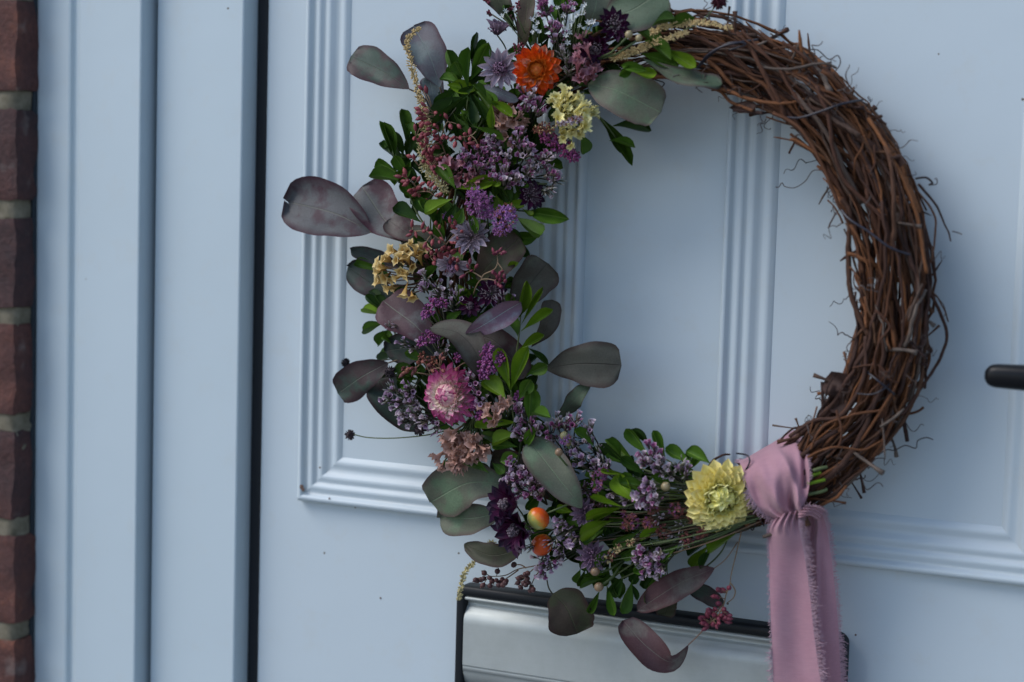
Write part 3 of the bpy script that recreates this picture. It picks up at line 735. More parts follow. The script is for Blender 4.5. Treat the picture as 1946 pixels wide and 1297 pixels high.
# florist wire bound round the ring
for pts, r in [([(1325, 130, .05), (1345, 105, .057), (1375, 88, .06), (1410, 80, .058), (1440, 76, .045)], 2.2),
               ([(1330, 126, .05), (1352, 104, .057), (1385, 82, .06), (1418, 84, .058), (1385, 96, .057)], 1.6),
               ([(1488, 222, .052), (1520, 224, .058), (1560, 212, .06), (1600, 198, .058), (1640, 190, .045)], 2.2),
               ([(1590, 385, .05), (1612, 415, .058), (1650, 440, .06), (1690, 470, .06), (1730, 485, .055)], 2.6),
               ([(1645, 600, .045), (1645, 650, .042), (1630, 680, .042), (1640, 700, .048), (1670, 725, .055), (1700, 750, .05)], 2.2),
               ([(1628, 748, .055), (1655, 750, .058), (1676, 742, .058), (1690, 730, .05)], 1.5),
               ([(1410, 905, .05), (1424, 880, .052), (1420, 866, .05), (1400, 862, .045)], 1.7),
               ([(1418, 985, .04), (1430, 1008, .036), (1440, 985, .04), (1452, 1000, .036)], 1.4),
               ([(1240, 155, .045), (1255, 166, .042), (1262, 158, .042), (1245, 152, .042)], 1.2)]:
    pp = px_path(pts, 7 * len(pts)); mb = MB(); tube(mb, pp, r * pm(pp[0]), 6); part('binding_wire', mb.mesh('binding_wire', [M['wire']]), wreath)
# crumpled dead vine leaf on the inner edge
def crumple(name, outline_px, h, mat, amp, seed, parent, label=None):
    cx = sum(p[0] for p in outline_px) / len(outline_px); cyy = sum(p[1] for p in outline_px) / len(outline_px)
    mb = MB(); n = len(outline_px); rings = 6
    for i in range(rings + 1):
        f = i / rings
        for k, (x, y) in enumerate(outline_px):
            px, py = cx + (x - cx) * f, cyy + (y - cyy) * f
            nz = noise.noise(Vector((px * .045, py * .045, seed))) * amp + noise.noise(Vector((px * .12, py * .12, seed))) * amp * .4
            mb.v.append(P(px, py, h + nz))
    for i in range(rings):
        for k in range(n):
            a = i * n + k; b = i * n + (k + 1) % n; mb.face((a, b, b + n, a + n))
    return part(name, mb.mesh(name, [mat]), parent, label=label)
crumple('dead_leaf', [(1563, 738), (1568, 720), (1580, 706), (1596, 708), (1612, 712), (1628, 716), (1632, 730), (1618, 745), (1604, 752), (1612, 768), (1622, 778), (1600, 788), (1580, 784), (1572, 772), (1580, 756), (1566, 748)], .048, M['dead'], .012, 3, wreath, 'crumpled dark brown dead leaf')
crumple('dead_leaf', [(1385, 205), (1400, 196), (1425, 190), (1440, 200), (1432, 214), (1405, 216)], .052, M['dead'], .006, 8, wreath)
crumple('dead_leaf', [(1690, 300), (1712, 292), (1722, 310), (1706, 322)], .05, M['dead'], .006, 9, wreath)

# ------------------------------------------------------------------ leaf builders
def wprof(u, a, b):
    pk = a / (a + b); return (max(u, 0) ** a * max(1 - u, 0) ** b) / (pk ** a * (1 - pk) ** b)
def leaf_template(name, mat, a, b, width, bend, cup, fold, seed, nu=9, nv=5):
    mb = MB(); rr = random.Random(seed); k1 = rr.uniform(2, 5)
    for i in range(nu):
        u = 1 - (1 - i / (nu - 1)) ** 1.3
        wd = width * (wprof(u, a, b) if 0 < u < 1 else 0) + .015 * (1 - u)
        for j in range(nv):
            v = -1 + 2 * j / (nv - 1)
            z = bend * u * u + cup * v * v * wd - fold * (1 - abs(v)) * wd + .012 * math.sin(k1 * 3 * u + v * 2)
            mb.v.append(Vector((u, v * wd / 2, z)))
    grid_faces(mb, 0, nu, nv)
    return mb.mesh(name, [mat])
GT = {k: [leaf_template('small_leaf', M[k], a, b, wd, bend, cup, fold, s) for s, (a, b, wd, bend, cup, fold) in
          enumerate([(1.5, .42, .88, -.10, .18, .14), (1.3, .45, .88, -.22, .28, .12), (1.5, .55, .84, .06, .14, .18), (1.25, .42, .9, -.32, .32, .10)])] for k in ('leaf_y', 'leaf_m', 'leaf_d')}
def small_leaf(parent, base, tip, wpx, key, r, roll=None, name='leaf'):
    """base, tip = (px,py,h)"""
    B, T = P(*base), P(*tip); x = T - B; L = x.length
    nrm = -FW + Vector((0, 0, .35)) ; X_, Y_, Z_ = frame_from(x, nrm)
    ro = rad(r.uniform(-38, 38) if roll is None else roll)
    Y2 = Y_ * math.cos(ro) + Z_ * math.sin(ro); Z2 = Z_ * math.cos(ro) - Y_ * math.sin(ro)
    wd = wpx * pm(B) / max(.62, math.cos(ro))
    me = r.choice(GT[key])
    return part(name, me, parent, mat_from(B, X_ * L, Y2 * wd, Z2 * L))
def big_leaf(parent, pts, wpx, mat, a=1.0, b=.6, rolls=(0,), cup=.18, wob=.04, seed=0, petiole=None, label=None, nu=20, nv=9, name='leaf', flat=1.0):
    sp = catmull([tuple(p) for p in pts], nu) if len(pts) > 2 else [tuple(pts[0][k] + (pts[1][k] - pts[0][k]) * i / (nu - 1) for k in range(3)) for i in range(nu)]
    Ps = [P(*p) for p in sp]; s = pm(Ps[0]); mb = MB()
    rl = catmull([(r,) for r in rolls], nu) if len(rolls) > 1 else [(rolls[0],)] * nu
    a = a * 1.0 + .22; b = b * .92
    rr = random.Random(seed * 7 + 1); ph = [rr.uniform(0, 6.28) for _ in range(4)]
    for i in range(nu):
        u = i / (nu - 1); t = (Ps[min(i + 1, nu - 1)] - Ps[max(i - 1, 0)])
        X_, Y_, Z_ = frame_from(t, -FW + Vector((0, 0, .1)))
        ro = rad(rl[i][0]); Y2 = Y_ * math.cos(ro) + Z_ * math.sin(ro); Z2 = Z_ * math.cos(ro) - Y_ * math.sin(ro)
        uu = min(max(u, .004), .9992); uw = wprof(uu, a, b) if 0 < u < 1 else .02
        for j in range(nv):
            v = -1 + 2 * j / (nv - 1); sd = 0 if v < 0 else 2
            nick = 1 - .09 * max(0, math.sin(ph[1] + sd)) * math.exp(-((u - .86) / .035) ** 2) * abs(v)
            wd = nick * wpx * s * uw * (1 + wob * math.sin(u * 9 + ph[sd]) + wob * .7 * math.sin(u * 21 + ph[sd + 1]))
            z = cup * v * v * wd * .5 + .04 * wd * math.sin(u * 8 + v * 2 + ph[0]) + .30 * wpx * s * v * v * u * noise.noise(Vector((u * 3, v * 1.5 + seed, 1)))
            mb.v.append(Ps[i] + Y2 * (v * wd / 2) + Z2 * z)
    grid_faces(mb, 0, nu, nv)
    lf = part(name, mb.mesh(name, [mat]), parent, label=label)
    return lf
def stem(parent, pts, ra, rb, mat, name='stem', sides=6, n=None):
    pp = px_path(pts, n or 7 * len(pts)); s = pm(pp[0]); k = len(pp)
    mb = MB(); tube(mb, pp, [(ra + (rb - ra) * i / (k - 1)) * s for i in range(k)], sides)
    return part(name, mb.mesh(name, [mat]), parent)

# ------------------------------------------------------------------ large eucalyptus leaves
EG = 'eucalyptus sprigs tucked into the wreath'
def euc(label, leaves, stems=()):
    b = leaves[0][0][0]
    t = thing('eucalyptus_sprig', label, 'eucalyptus sprig', P(*b), EG)
    for i, lf in enumerate(leaves):
        pts, wpx, mk = lf[:3]; kw = lf[3] if len(lf) > 3 else {}
        big_leaf(t, pts, wpx, M[mk], seed=i + int(b[0]) % 97, **kw)
    for s_ in stems: stem(t, s_[0], s_[1], s_[2], M[s_[3]])
    return t
euc('dark slate green eucalyptus leaf pointing left, highest at the left of the wreath', [([(778, 170, .034), (725, 135, .034), (667, 108, .030)], 72, 'euc_s', dict(a=.85, b=.5, rolls=(10, 0, -8)))], [([(778, 170, .034), (800, 182, .03), (830, 215, .025)], 1.5, 2, 'stem_b')])
euc('blue grey eucalyptus leaf standing upright behind the topmost straw coloured spike', [([(836, 166, .030), (818, 110, .032), (786, 50, .028)], 76, 'euc_c', dict(a=.8, b=.5, rolls=(-15, -8, 0)))], [([(836, 166, .03), (842, 190, .028), (850, 230, .022)], 1.5, 2, 'stem_b')])
euc('small purple eucalyptus leaf half hidden below the blue grey upright leaf', [([(822, 222, .028), (822, 180, .03), (815, 145, .028)], 44, 'euc_c', dict(rolls=(20,)))])
euc('pair of large purple grey eucalyptus leaves reaching farthest left from the wreath', [
    ([(705, 442, .040), (635, 405, .042), (548, 386, .036)], 112, 'euc_p', dict(a=.75, b=.52, rolls=(-6, 0, 8), wob=.02)),
    ([(762, 456, .036), (725, 410, .034), (688, 355, .030)], 90, 'euc_p', dict(a=.7, b=.45, rolls=(12, 6, -4), wob=.03))],
    [([(703, 441, .040), (735, 450, .037), (775, 462, .032), (830, 480, .026)], 1.5, 2.4, 'stem_b')])
euc('brownish purple eucalyptus leaves tucked behind the red bud spray, beside the large pale pair', [
    ([(812, 462, .036), (770, 440, .04), (738, 418, .038)], 50, 'euc_w', dict(rolls=(10,))), ([(850, 470, .034), (810, 455, .038), (765, 462, .036)], 54, 'euc_b', dict(rolls=(-12,)))])
euc('narrow folded slate eucalyptus leaf above the ochre papery flowers', [([(760, 512, .03), (715, 492, .032), (666, 475, .028)], 40, 'euc_s', dict(a=.8, b=.9, rolls=(48, 40, 20)))])
euc('slate purple eucalyptus leaf poking out left of the ochre papery flowers', [([(760, 580, .03), (715, 545, .032), (662, 508, .026)], 60, 'euc_s', dict(rolls=(-20, -12, -5)))])
euc('broad dull purple eucalyptus leaf below the ochre papery flowers', [([(822, 652, .046), (780, 612, .048), (728, 572, .042)], 84, 'euc_p', dict(a=.75, b=.5, rolls=(12,)))])
euc('nearly black green eucalyptus leaf above the left pointing slate one, under buds', [([(850, 680, .044), (790, 662, .042), (732, 668, .036)], 62, 'euc_s', dict(rolls=(-10,)))])
euc('purple slate eucalyptus leaf with a nicked tip over the left door moulding', [([(738, 690, .04), (695, 712, .042), (642, 748, .036)], 66, 'euc_s', dict(a=.7, b=.42, rolls=(-8, 0, 5), wob=.03))], [([(738, 690, .04), (765, 684, .036), (800, 690, .03)], 1.3, 2, 'stem_b')])
euc('slate green eucalyptus leaf behind the pale buds left of the pink strawflower', [([(815, 820, .036), (765, 785, .036), (718, 722, .032)], 84, 'euc_s', dict(rolls=(15,)))])
euc('silvery lilac eucalyptus leaf curving up right above the pink strawflower', [([(884, 638, .070), (935, 608, .074), (990, 575, .066)], 46, 'euc_l', dict(a=.75, b=.65, rolls=(32, 22, 35), cup=.4))])
euc('grey green eucalyptus leaf folded over, hanging just above the pink strawflower', [([(912, 714, .066), (905, 672, .074), (872, 634, .072), (818, 624, .064)], 60, 'euc_b', dict(a=.55, b=.8, rolls=(8, -5, 20, 50), cup=.35))])
euc('dull olive grey eucalyptus leaf under the mauve flower left of the inner opening', [([(905, 530, .05), (940, 495, .056), (988, 452, .05)], 82, 'euc_o', dict(a=.7, b=.5, rolls=(-15,)))])
euc('dark grey eucalyptus leaf at the inner edge beside the olive grey one', [([(978, 590, .04), (1005, 545, .044), (1040, 500, .038)], 80, 'euc_b', dict(a=.7, b=.42, rolls=(14,)))])
euc('warm brown eucalyptus leaf in shade right of the folded leaf above the pink strawflower', [([(895, 638, .052), (945, 652, .054), (995, 720, .045)], 74, 'euc_w', dict(rolls=(10, 20, 30)))])
euc('grey eucalyptus leaf reaching right into the open centre of the wreath', [([(1036, 702, .046), (1100, 692, .052), (1181, 694, .046)], 86, 'euc_b', dict(a=.95, b=.5, rolls=(0, 5, 12), wob=.03))], [([(1036, 702, .046), (1010, 705, .043), (970, 725, .035)], 1.8, 2.6, 'stem_b')])
euc('small twisted blue green eucalyptus leaf below the grey one in the open centre', [([(1060, 800, .040), (1082, 772, .046), (1100, 752, .05), (1124, 728, .046)], 34, 'euc_g', dict(a=.5, b=.7, rolls=(70, 20, -10, -50), wob=.08))])
euc('pale grey green upright eucalyptus leaf among pale florets left of the bright green leaves', [([(1106, 966, .064), (1058, 905, .07), (1005, 838, .062)], 74, 'euc_g', dict(a=.75, b=.62, rolls=(10, 5, 0), wob=.02))])
euc('dim grey green eucalyptus leaf behind the florets below the peach flowers', [([(1022, 905, .042), (980, 888, .044), (932, 880, .04)], 62, 'euc_o', dict(rolls=(5,)))])
euc('large wavy grey green eucalyptus pair left of the burgundy flowers', [
    ([(962, 922, .048), (890, 918, .052), (818, 955, .044)], 92, 'euc_g', dict(a=.6, b=.42, rolls=(10, 0, -10), wob=.05)),
    ([(950, 975, .044), (895, 985, .046), (836, 985, .04)], 66, 'euc_g', dict(a=.6, b=.45, rolls=(-20, -10, 0)))])
euc('dark olive eucalyptus leaf lying level under the burgundy flowers', [([(992, 1042, .044), (935, 1056, .048), (882, 1034, .042)], 46, 'euc_o', dict(a=.6, b=.85, rolls=(-12, 0, 8), wob=.07))], [([(990, 1042, .044), (1020, 1040, .042), (1050, 1042, .038)], 1.3, 1.5, 'stem_d')])
euc('dark olive eucalyptus leaf hanging over the left of the letter plate', [([(1052, 1128, .036), (1078, 1158, .038), (1098, 1204, .034)], 88, 'euc_o', dict(a=.42, b=.36, rolls=(0, 8), wob=.05))], [([(1039, 1100, .034), (1043, 1118, .035), (1052, 1132, .036)], 1.4, 1.6, 'stem_d')])
euc('long wine coloured eucalyptus leaf above the letter plate, right of the hanging green leaves', [([(1358, 1080, .046), (1290, 1110, .05), (1212, 1160, .044)], 56, 'euc_w', dict(a=.8, b=.9, rolls=(-15, 0, 10)))], [([(1358, 1080, .046), (1380, 1062, .044), (1402, 1030, .04)], 1.0, 1.2, 'stem_t')])
euc('narrow dusky eucalyptus leaf beside the drooping pink bud spray', [([(1298, 1112, .034), (1338, 1128, .036), (1376, 1150, .034)], 36, 'euc_s', dict(a=.7, b=.8, rolls=(25, 10)))])
euc('small round olive eucalyptus leaf peeping out below the long wine coloured leaf', [([(1278, 1128, .036), (1268, 1150, .036), (1262, 1170, .034)], 40, 'euc_o', dict(a=.4, b=.4))])
euc('twisted wine and grey eucalyptus leaf hanging lowest over the letter plate', [
    ([(1308, 1226, .040), (1275, 1258, .046), (1228, 1228, .05), (1184, 1180, .046)], 62, 'euc_w', dict(a=.7, b=.5, rolls=(-55, -38, 5, 20), cup=.3, wob=.02))],
    [([(1308, 1226, .040), (1330, 1205, .040), (1352, 1178, .04), (1372, 1150, .038)], 1.2, 1.6, 'stem_t')])
euc('round olive green eucalyptus leaf at the top edge, biggest of the top', [([(1145, 45, .05), (1200, 18, .054), (1264, -20, .05)], 112, 'euc_g', dict(a=.6, b=.45, rolls=(-18, -10)))])
euc('blue green eucalyptus leaf at the top edge left of the round olive one', [([(1118, 52, .046), (1130, 18, .048), (1142, -28, .044)], 56, 'euc_g', dict(rolls=(25,)))])
euc('large grey green eucalyptus leaf with a brown spot, right of the cream papery flowers', [([(1118, 160, .054), (1180, 176, .058), (1256, 214, .052)], 98, 'euc_g', dict(a=.6, b=.42, rolls=(-10, -4, 4), wob=.02))])
euc('long grey green eucalyptus leaf lying across the vine at the top right of the flowers', [([(1222, 112, .056), (1280, 142, .060), (1330, 152, .060), (1372, 160, .056)], 46, 'euc_g', dict(a=.8, b=.7, rolls=(-25, -30, -38, -30)))])
euc('two narrow olive grey eucalyptus leaves pointing up at the top left', [
    ([(975, 50, .044), (955, 15, .046), (925, -25, .042)], 46, 'euc_o', dict(rolls=(15,))), ([(993, 92, .05), (997, 45, .054), (1006, -20, .05)], 34, 'euc_o', dict(a=.8, b=.7, rolls=(-20,)))])
euc('thin lilac grey eucalyptus leaf seen edge on below the lilac star flower', [([(912, 166, .056), (945, 176, .062), (985, 192, .058)], 26, 'euc_l', dict(rolls=(50, 40, 35), a=.7, b=.8))])
euc('dark purple eucalyptus leaf deep below the wine star flower heads at the inner left', [([(1010, 660, .03), (1040, 620, .034), (1046, 570, .03)], 44, 'euc_b', dict(rolls=(30,)))])

# ------------------------------------------------------------------ green leafy sprigs
LG = 'green leafy sprigs tucked into the wreath'
def sprig(label, leaves, stems=(), hb=.04, seed=0):
    r = random.Random(seed + 100); L0 = leaves[0]
    t = thing('leafy_sprig', label, 'leafy sprig', P(L0[0], L0[1], hb), LG)
    for lf in leaves:
        bx, by, tx, ty, wp = lf[:5]; k = {'y': 'leaf_y', 'm': 'leaf_m', 'd': 'leaf_d'}[lf[5]]; dh = lf[6] if len(lf) > 6 else r.uniform(0, .012)
        h0 = hb + r.uniform(-.003, .003)
        small_leaf(t, (bx, by, h0), (tx, ty, h0 + dh), wp * 1.08, k, r)
    for s_ in stems: stem(t, s_, 1.4, 2.0, M['stem_g'])
    return t
sprig('glossy dark green leaf rosette left of the lilac star flower at the top', [(880, 172, 846, 96, 22, 'm'), (890, 168, 884, 92, 24, 'm'), (892, 158, 930, 78, 30, 'm'), (897, 140, 902, 64, 6, 'd'), (895, 120, 925, 76, 14, 'd'),
    (850, 162, 893, 168, 26, 'y', .004), (905, 160, 872, 184, 20, 'd'), (898, 162, 945, 202, 20, 'm'), (870, 168, 828, 210, 34, 'd'), (888, 182, 812, 226, 30, 'd'), (893, 180, 896, 238, 24, 'd'), (885, 158, 930, 140, 14, 'd'),
    (875, 160, 838, 142, 22, 'm'), (905, 175, 930, 196, 22, 'm'), (900, 180, 925, 225, 20, 'd'), (880, 150, 862, 120, 20, 'm'), (898, 150, 918, 120, 18, 'm')], [[(893, 165, .04), (888, 200, .04), (884, 250, .03)]], .056, 1)
sprig('fresh green leaves hanging in front of the brown papery flowers below the lilac star flower', [(930, 192, 972, 216, 20, 'y', .004), (934, 196, 934, 244, 17, 'y', .004), (900, 240, 955, 262, 16, 'm'), (925, 186, 905, 160, 16, 'm')], [[(905, 250, .05), (925, 215, .055), (934, 190, .058)]], .066, 2)
sprig('upright green leaves standing off the upper left edge above the pointed green leaf', [(744, 296, 728, 234, 19, 'm'), (750, 300, 738, 236, 18, 'm'), (768, 300, 746, 250, 20, 'd'), (775, 285, 766, 206, 24, 'm'), (772, 305, 780, 262, 22, 'd'), (765, 310, 735, 275, 22, 'd'), (790, 260, 775, 232, 20, 'm'), (800, 300, 782, 250, 26, 'd')], [[(748, 300, .03), (765, 340, .03), (800, 380, .03)]], .036, 3)
sprig('pointed green leaves aimed left just above the big purple leaf pair', [(770, 346, 703, 326, 27, 'm'), (762, 332, 712, 308, 22, 'm'), (778, 338, 748, 298, 22, 'm'), (792, 352, 772, 320, 22, 'd'), (785, 378, 762, 348, 20, 'm')], [[(775, 345, .036), (800, 360, .03), (830, 365, .028)]], .04, 4)
sprig('dark green leaf and long stem over the right end of the big purple leaf', [(802, 424, 748, 392, 36, 'd'), (815, 410, 790, 378, 26, 'd'), (822, 420, 800, 380, 20, 'm')], [[(770, 350, .036), (790, 400, .04), (815, 440, .04)], [(820, 400, .042), (818, 430, .04), (822, 460, .036)]], .05, 5)
sprig('bright green leaves at mid left between red buds and purple button clusters', [(862, 378, 803, 402, 30, 'y', .004), (866, 360, 832, 313, 28, 'm', .004), (866, 360, 937, 342, 26, 'y', .004), (928, 352, 954, 346, 12, 'y', .002), (880, 395, 868, 425, 22, 'm'), (890, 400, 905, 440, 18, 'm'), (868, 385, 850, 425, 24, 'd')], [[(866, 360, .06), (862, 400, .055), (858, 440, .05)]], .064, 6)
sprig('green leaf fan right of the violet button clusters reaching into the opening', [(972, 388, 955, 342, 22, 'm'), (986, 378, 990, 340, 20, 'm'), (958, 386, 998, 393, 21, 'y', .004), (1000, 402, 1068, 415, 27, 'm'), (978, 410, 1028, 452, 34, 'm'), (942, 370, 952, 402, 24, 'y', .004), (992, 397, 1012, 412, 15, 'y', .004), (972, 385, 998, 362, 17, 'm'), (965, 395, 950, 360, 20, 'm'), (980, 370, 1005, 350, 20, 'm')], [[(935, 345, .055), (975, 348, .056), (1040, 350, .05)], [(1000, 402, .045), (980, 400, .045), (955, 395, .045)]], .052, 7)
sprig('small green leaf tufts at the left edge above the broad dull purple leaf', [(730, 602, 687, 580, 18, 'y'), (732, 594, 692, 563, 16, 'd'), (732, 614, 684, 628, 18, 'm'), (748, 625, 709, 655, 22, 'm'), (728, 575, 705, 548, 14, 'd'), (752, 646, 732, 632, 14, 'm'), (745, 655, 728, 640, 12, 'm'), (735, 595, 718, 560, 16, 'd')], [[(740, 580, .034), (745, 620, .034), (765, 660, .03)]], .036, 8)
sprig('dark green leaf in front of the slate leaf at left of the ochre flowers', [(735, 520, 672, 497, 24, 'm'), (742, 535, 715, 500, 24, 'd')], (), .034, 9)
sprig('tall yellow green leaf sprig at the inner edge right of the silvery leaf', [(985, 606, 1003, 544, 22, 'y'), (990, 618, 1030, 548, 12, 'y'), (990, 630, 1046, 588, 21, 'y', .004), (986, 665, 1030, 636, 20, 'y', .004), (1004, 662, 1040, 688, 13, 'd'), (982, 600, 965, 555, 20, 'm'), (984, 640, 970, 600, 20, 'm')], [[(990, 595, .055), (986, 640, .055), (978, 700, .05)]], .056, 10)
sprig('brightest yellow green leaves, three spread right of the pink strawflower', [(970, 742, 948, 660, 30, 'y', .002), (972, 740, 998, 662, 29, 'y', .002), (962, 760, 920, 718, 40, 'y', .002), (1000, 712, 1042, 694, 26, 'm'), (985, 760, 1010, 720, 30, 'm'), (1005, 800, 1012, 742, 34, 'm'), (1010, 790, 1035, 780, 18, 'm')], [[(971, 742, .068), (974, 780, .064), (980, 820, .06)]], .070, 11)
sprig('broad green leaves between the peach flowers and the pale florets at the lower left', [(986, 802, 903, 812, 27, 'y', .002), (985, 826, 930, 838, 30, 'y', .003), (985, 850, 935, 842, 30, 'm', .002), (950, 878, 975, 868, 26, 'm'), (930, 900, 880, 872, 24, 'm'), (1000, 850, 1010, 820, 20, 'm'), (935, 880, 960, 900, 22, 'd')], [[(985, 800, .058), (990, 830, .055), (985, 880, .05)]], .062, 12)
sprig('small green leaves sticking out below the peach papery flowers', [(862, 868, 832, 897, 13, 'm'), (868, 872, 845, 912, 26, 'm'), (900, 880, 930, 905, 26, 'm')], [[(862, 866, .036), (900, 885, .034), (940, 905, .03)]], .038, 13)
sprig('green leaf fan standing up into the opening above the yellow strawflower sprays', [(1215, 890, 1150, 838, 36, 'm', .003), (1234, 868, 1190, 814, 22, 'm', .003), (1265, 872, 1240, 818, 22, 'm', .003), (1232, 850, 1207, 812, 10, 'd'), (1316, 882, 1264, 852, 30, 'm', .003), (1350, 882, 1306, 852, 28, 'm', .003), (1190, 885, 1135, 842, 14, 'd'), (1230, 905, 1180, 870, 22, 'd')], [[(1215, 890, .05), (1260, 905, .05), (1320, 930, .045)], [(1264, 872, .05), (1300, 895, .05), (1340, 925, .045)]], .052, 14)
sprig('bright green oval leaves at the centre of the lower florets', [(1210, 958, 1166, 906, 36, 'y', .003), (1218, 936, 1178, 902, 30, 'm', .003), (1226, 925, 1182, 912, 20, 'm'), (1192, 902, 1142, 893, 10, 'y')], [[(1212, 960, .06), (1240, 940, .055), (1290, 930, .05)]], .066, 15)
sprig('three slender light green leaflets on one stalk at the lower centre', [(1185, 964, 1122, 946, 15, 'y', .002), (1182, 965, 1107, 984, 13, 'y', .002), (1178, 967, 1124, 990, 11, 'y', .002), (1165, 990, 1094, 1018, 17, 'y', .002)], [[(1185, 964, .068), (1215, 955, .064), (1260, 945, .058)]], .070, 16)
sprig('dark green leaves hanging down over the black edge of the letter plate', [(1140, 1122, 1118, 1168, 17, 'm'), (1153, 1112, 1168, 1172, 20, 'm'), (1202, 1102, 1180, 1166, 25, 'm'), (1185, 1095, 1160, 1135, 26, 'd'), (1200, 1110, 1212, 1138, 12, 'd'), (1150, 1100, 1100, 1108, 12, 'm'), (1160, 1090, 1108, 1095, 10, 'm'), (1170, 1095, 1125, 1115, 12, 'm')], [[(1150, 1110, .038), (1190, 1080, .04), (1250, 1045, .042)]], .040, 17)
sprig('dark green leaf with yellow flecks behind the long wine coloured leaf', [(1270, 1062, 1230, 1152, 48, 'm'), (1250, 1070, 1222, 1120, 26, 'd'), (1225, 1060, 1200, 1110, 24, 'd')], (), .036, 18)
sprig('yellow green leaves directly under the yellow strawflower', [(1412, 1006, 1340, 1040, 30, 'y'), (1345, 1038, 1312, 1082, 28, 'y'), (1352, 1045, 1330, 1075, 16, 'd'), (1360, 1020, 1300, 1050, 20, 'd')], [[(1390, 1005, .04), (1370, 1050, .036), (1330, 1085, .032), (1280, 1105, .03)]], .042, 19)
sprig('green leaves under the straw coloured spikes at the top of the vine', [(1205, 60, 1257, 74, 27, 'm', .002), (1218, 102, 1284, 122, 26, 'm', .002), (1262, 92, 1324, 130, 28, 'y', .002), (1200, 136, 1250, 140, 20, 'y', .002), (1262, 60, 1312, 28, 20, 'm'), (1240, 50, 1275, 28, 24, 'd'), (1210, 118, 1180, 145, 16, 'm'), (1225, 78, 1270, 95, 24, 'm'), (1180, 125, 1215, 130, 16, 'm')], [[(1262, 92, .054), (1230, 90, .05), (1190, 100, .046)]], .057, 20)
sprig('long thin green leaves hanging into the opening below the spotted grey leaf', [(1132, 216, 1202, 304, 22, 'm', 0), (1165, 240, 1234, 236, 20, 'd', 0), (1158, 268, 1204, 270, 13, 'm', 0), (1150, 240, 1185, 290, 16, 'm', 0), (1102, 254, 1116, 290, 26, 'm', 0)], [[(1125, 205, .05), (1150, 235, .048), (1170, 262, .044)]], .046, 21)
sprig('dark green leaves at the top edge behind the white starry flowers', [(1010, 80, 1000, 20, 22, 'd'), (1030, 90, 1020, 30, 20, 'd'), (1005, 60, 1000, -10, 16, 'y'), (1060, 60, 1075, 10, 18, 'd'), (1075, 40, 1060, -10, 20, 'm'), (1110, 10, 1100, -20, 18, 'm'), (975, 60, 962, 10, 18, 'd')], (), .045, 22)

# deep foliage that fills the body of the arrangement
sprig('fresh green leaflets among the lower stems under the slender light leaflets', [(1215, 1010, 1165, 1035, 22, 'm'), (1230, 1030, 1180, 1062, 20, 'm'), (1260, 1000, 1215, 1022, 16, 'y'), (1150, 1005, 1108, 1032, 20, 'm'), (1170, 1040, 1130, 1075, 20, 'm'), (1290, 1035, 1250, 1068, 22, 'm'), (1250, 1045, 1205, 1090, 20, 'm')], [[(1215, 1010, .05), (1260, 1000, .05), (1330, 985, .05)]], .056, 31)
sprig('green leaves tucked between the orange hips and the bright oval leaves', [(1120, 940, 1080, 955, 20, 'm'), (1160, 930, 1120, 920, 20, 'm'), (1115, 1000, 1075, 985, 22, 'm'), (1090, 975, 1055, 965, 18, 'y'), (1160, 960, 1135, 935, 18, 'm')], [[(1160, 945, .05), (1200, 950, .05), (1260, 955, .05)]], .054, 32)
sprig('green leaves among florets above the bright oval leaves at lower centre', [(1190, 880, 1150, 868, 20, 'm'), (1130, 850, 1095, 815, 22, 'm'), (1155, 905, 1110, 905, 18, 'm'), (1290, 925, 1245, 905, 20, 'm'), (1310, 945, 1270, 940, 16, 'y'), (1180, 870, 1160, 835, 16, 'm')], [[(1190, 880, .05), (1240, 900, .05), (1300, 925, .048)]], .052, 33)
sprig('scattered fresh leaves around the ochre trumpets and the small dark red buds', [(870, 540, 892, 575, 26, 'y'), (905, 545, 880, 570, 24, 'm'), (840, 500, 800, 530, 20, 'm'), (960, 520, 985, 498, 16, 'y'), (880, 590, 850, 610, 20, 'm'), (815, 690, 768, 672, 24, 'm'), (800, 700, 770, 715, 22, 'm')], (), .054, 34)
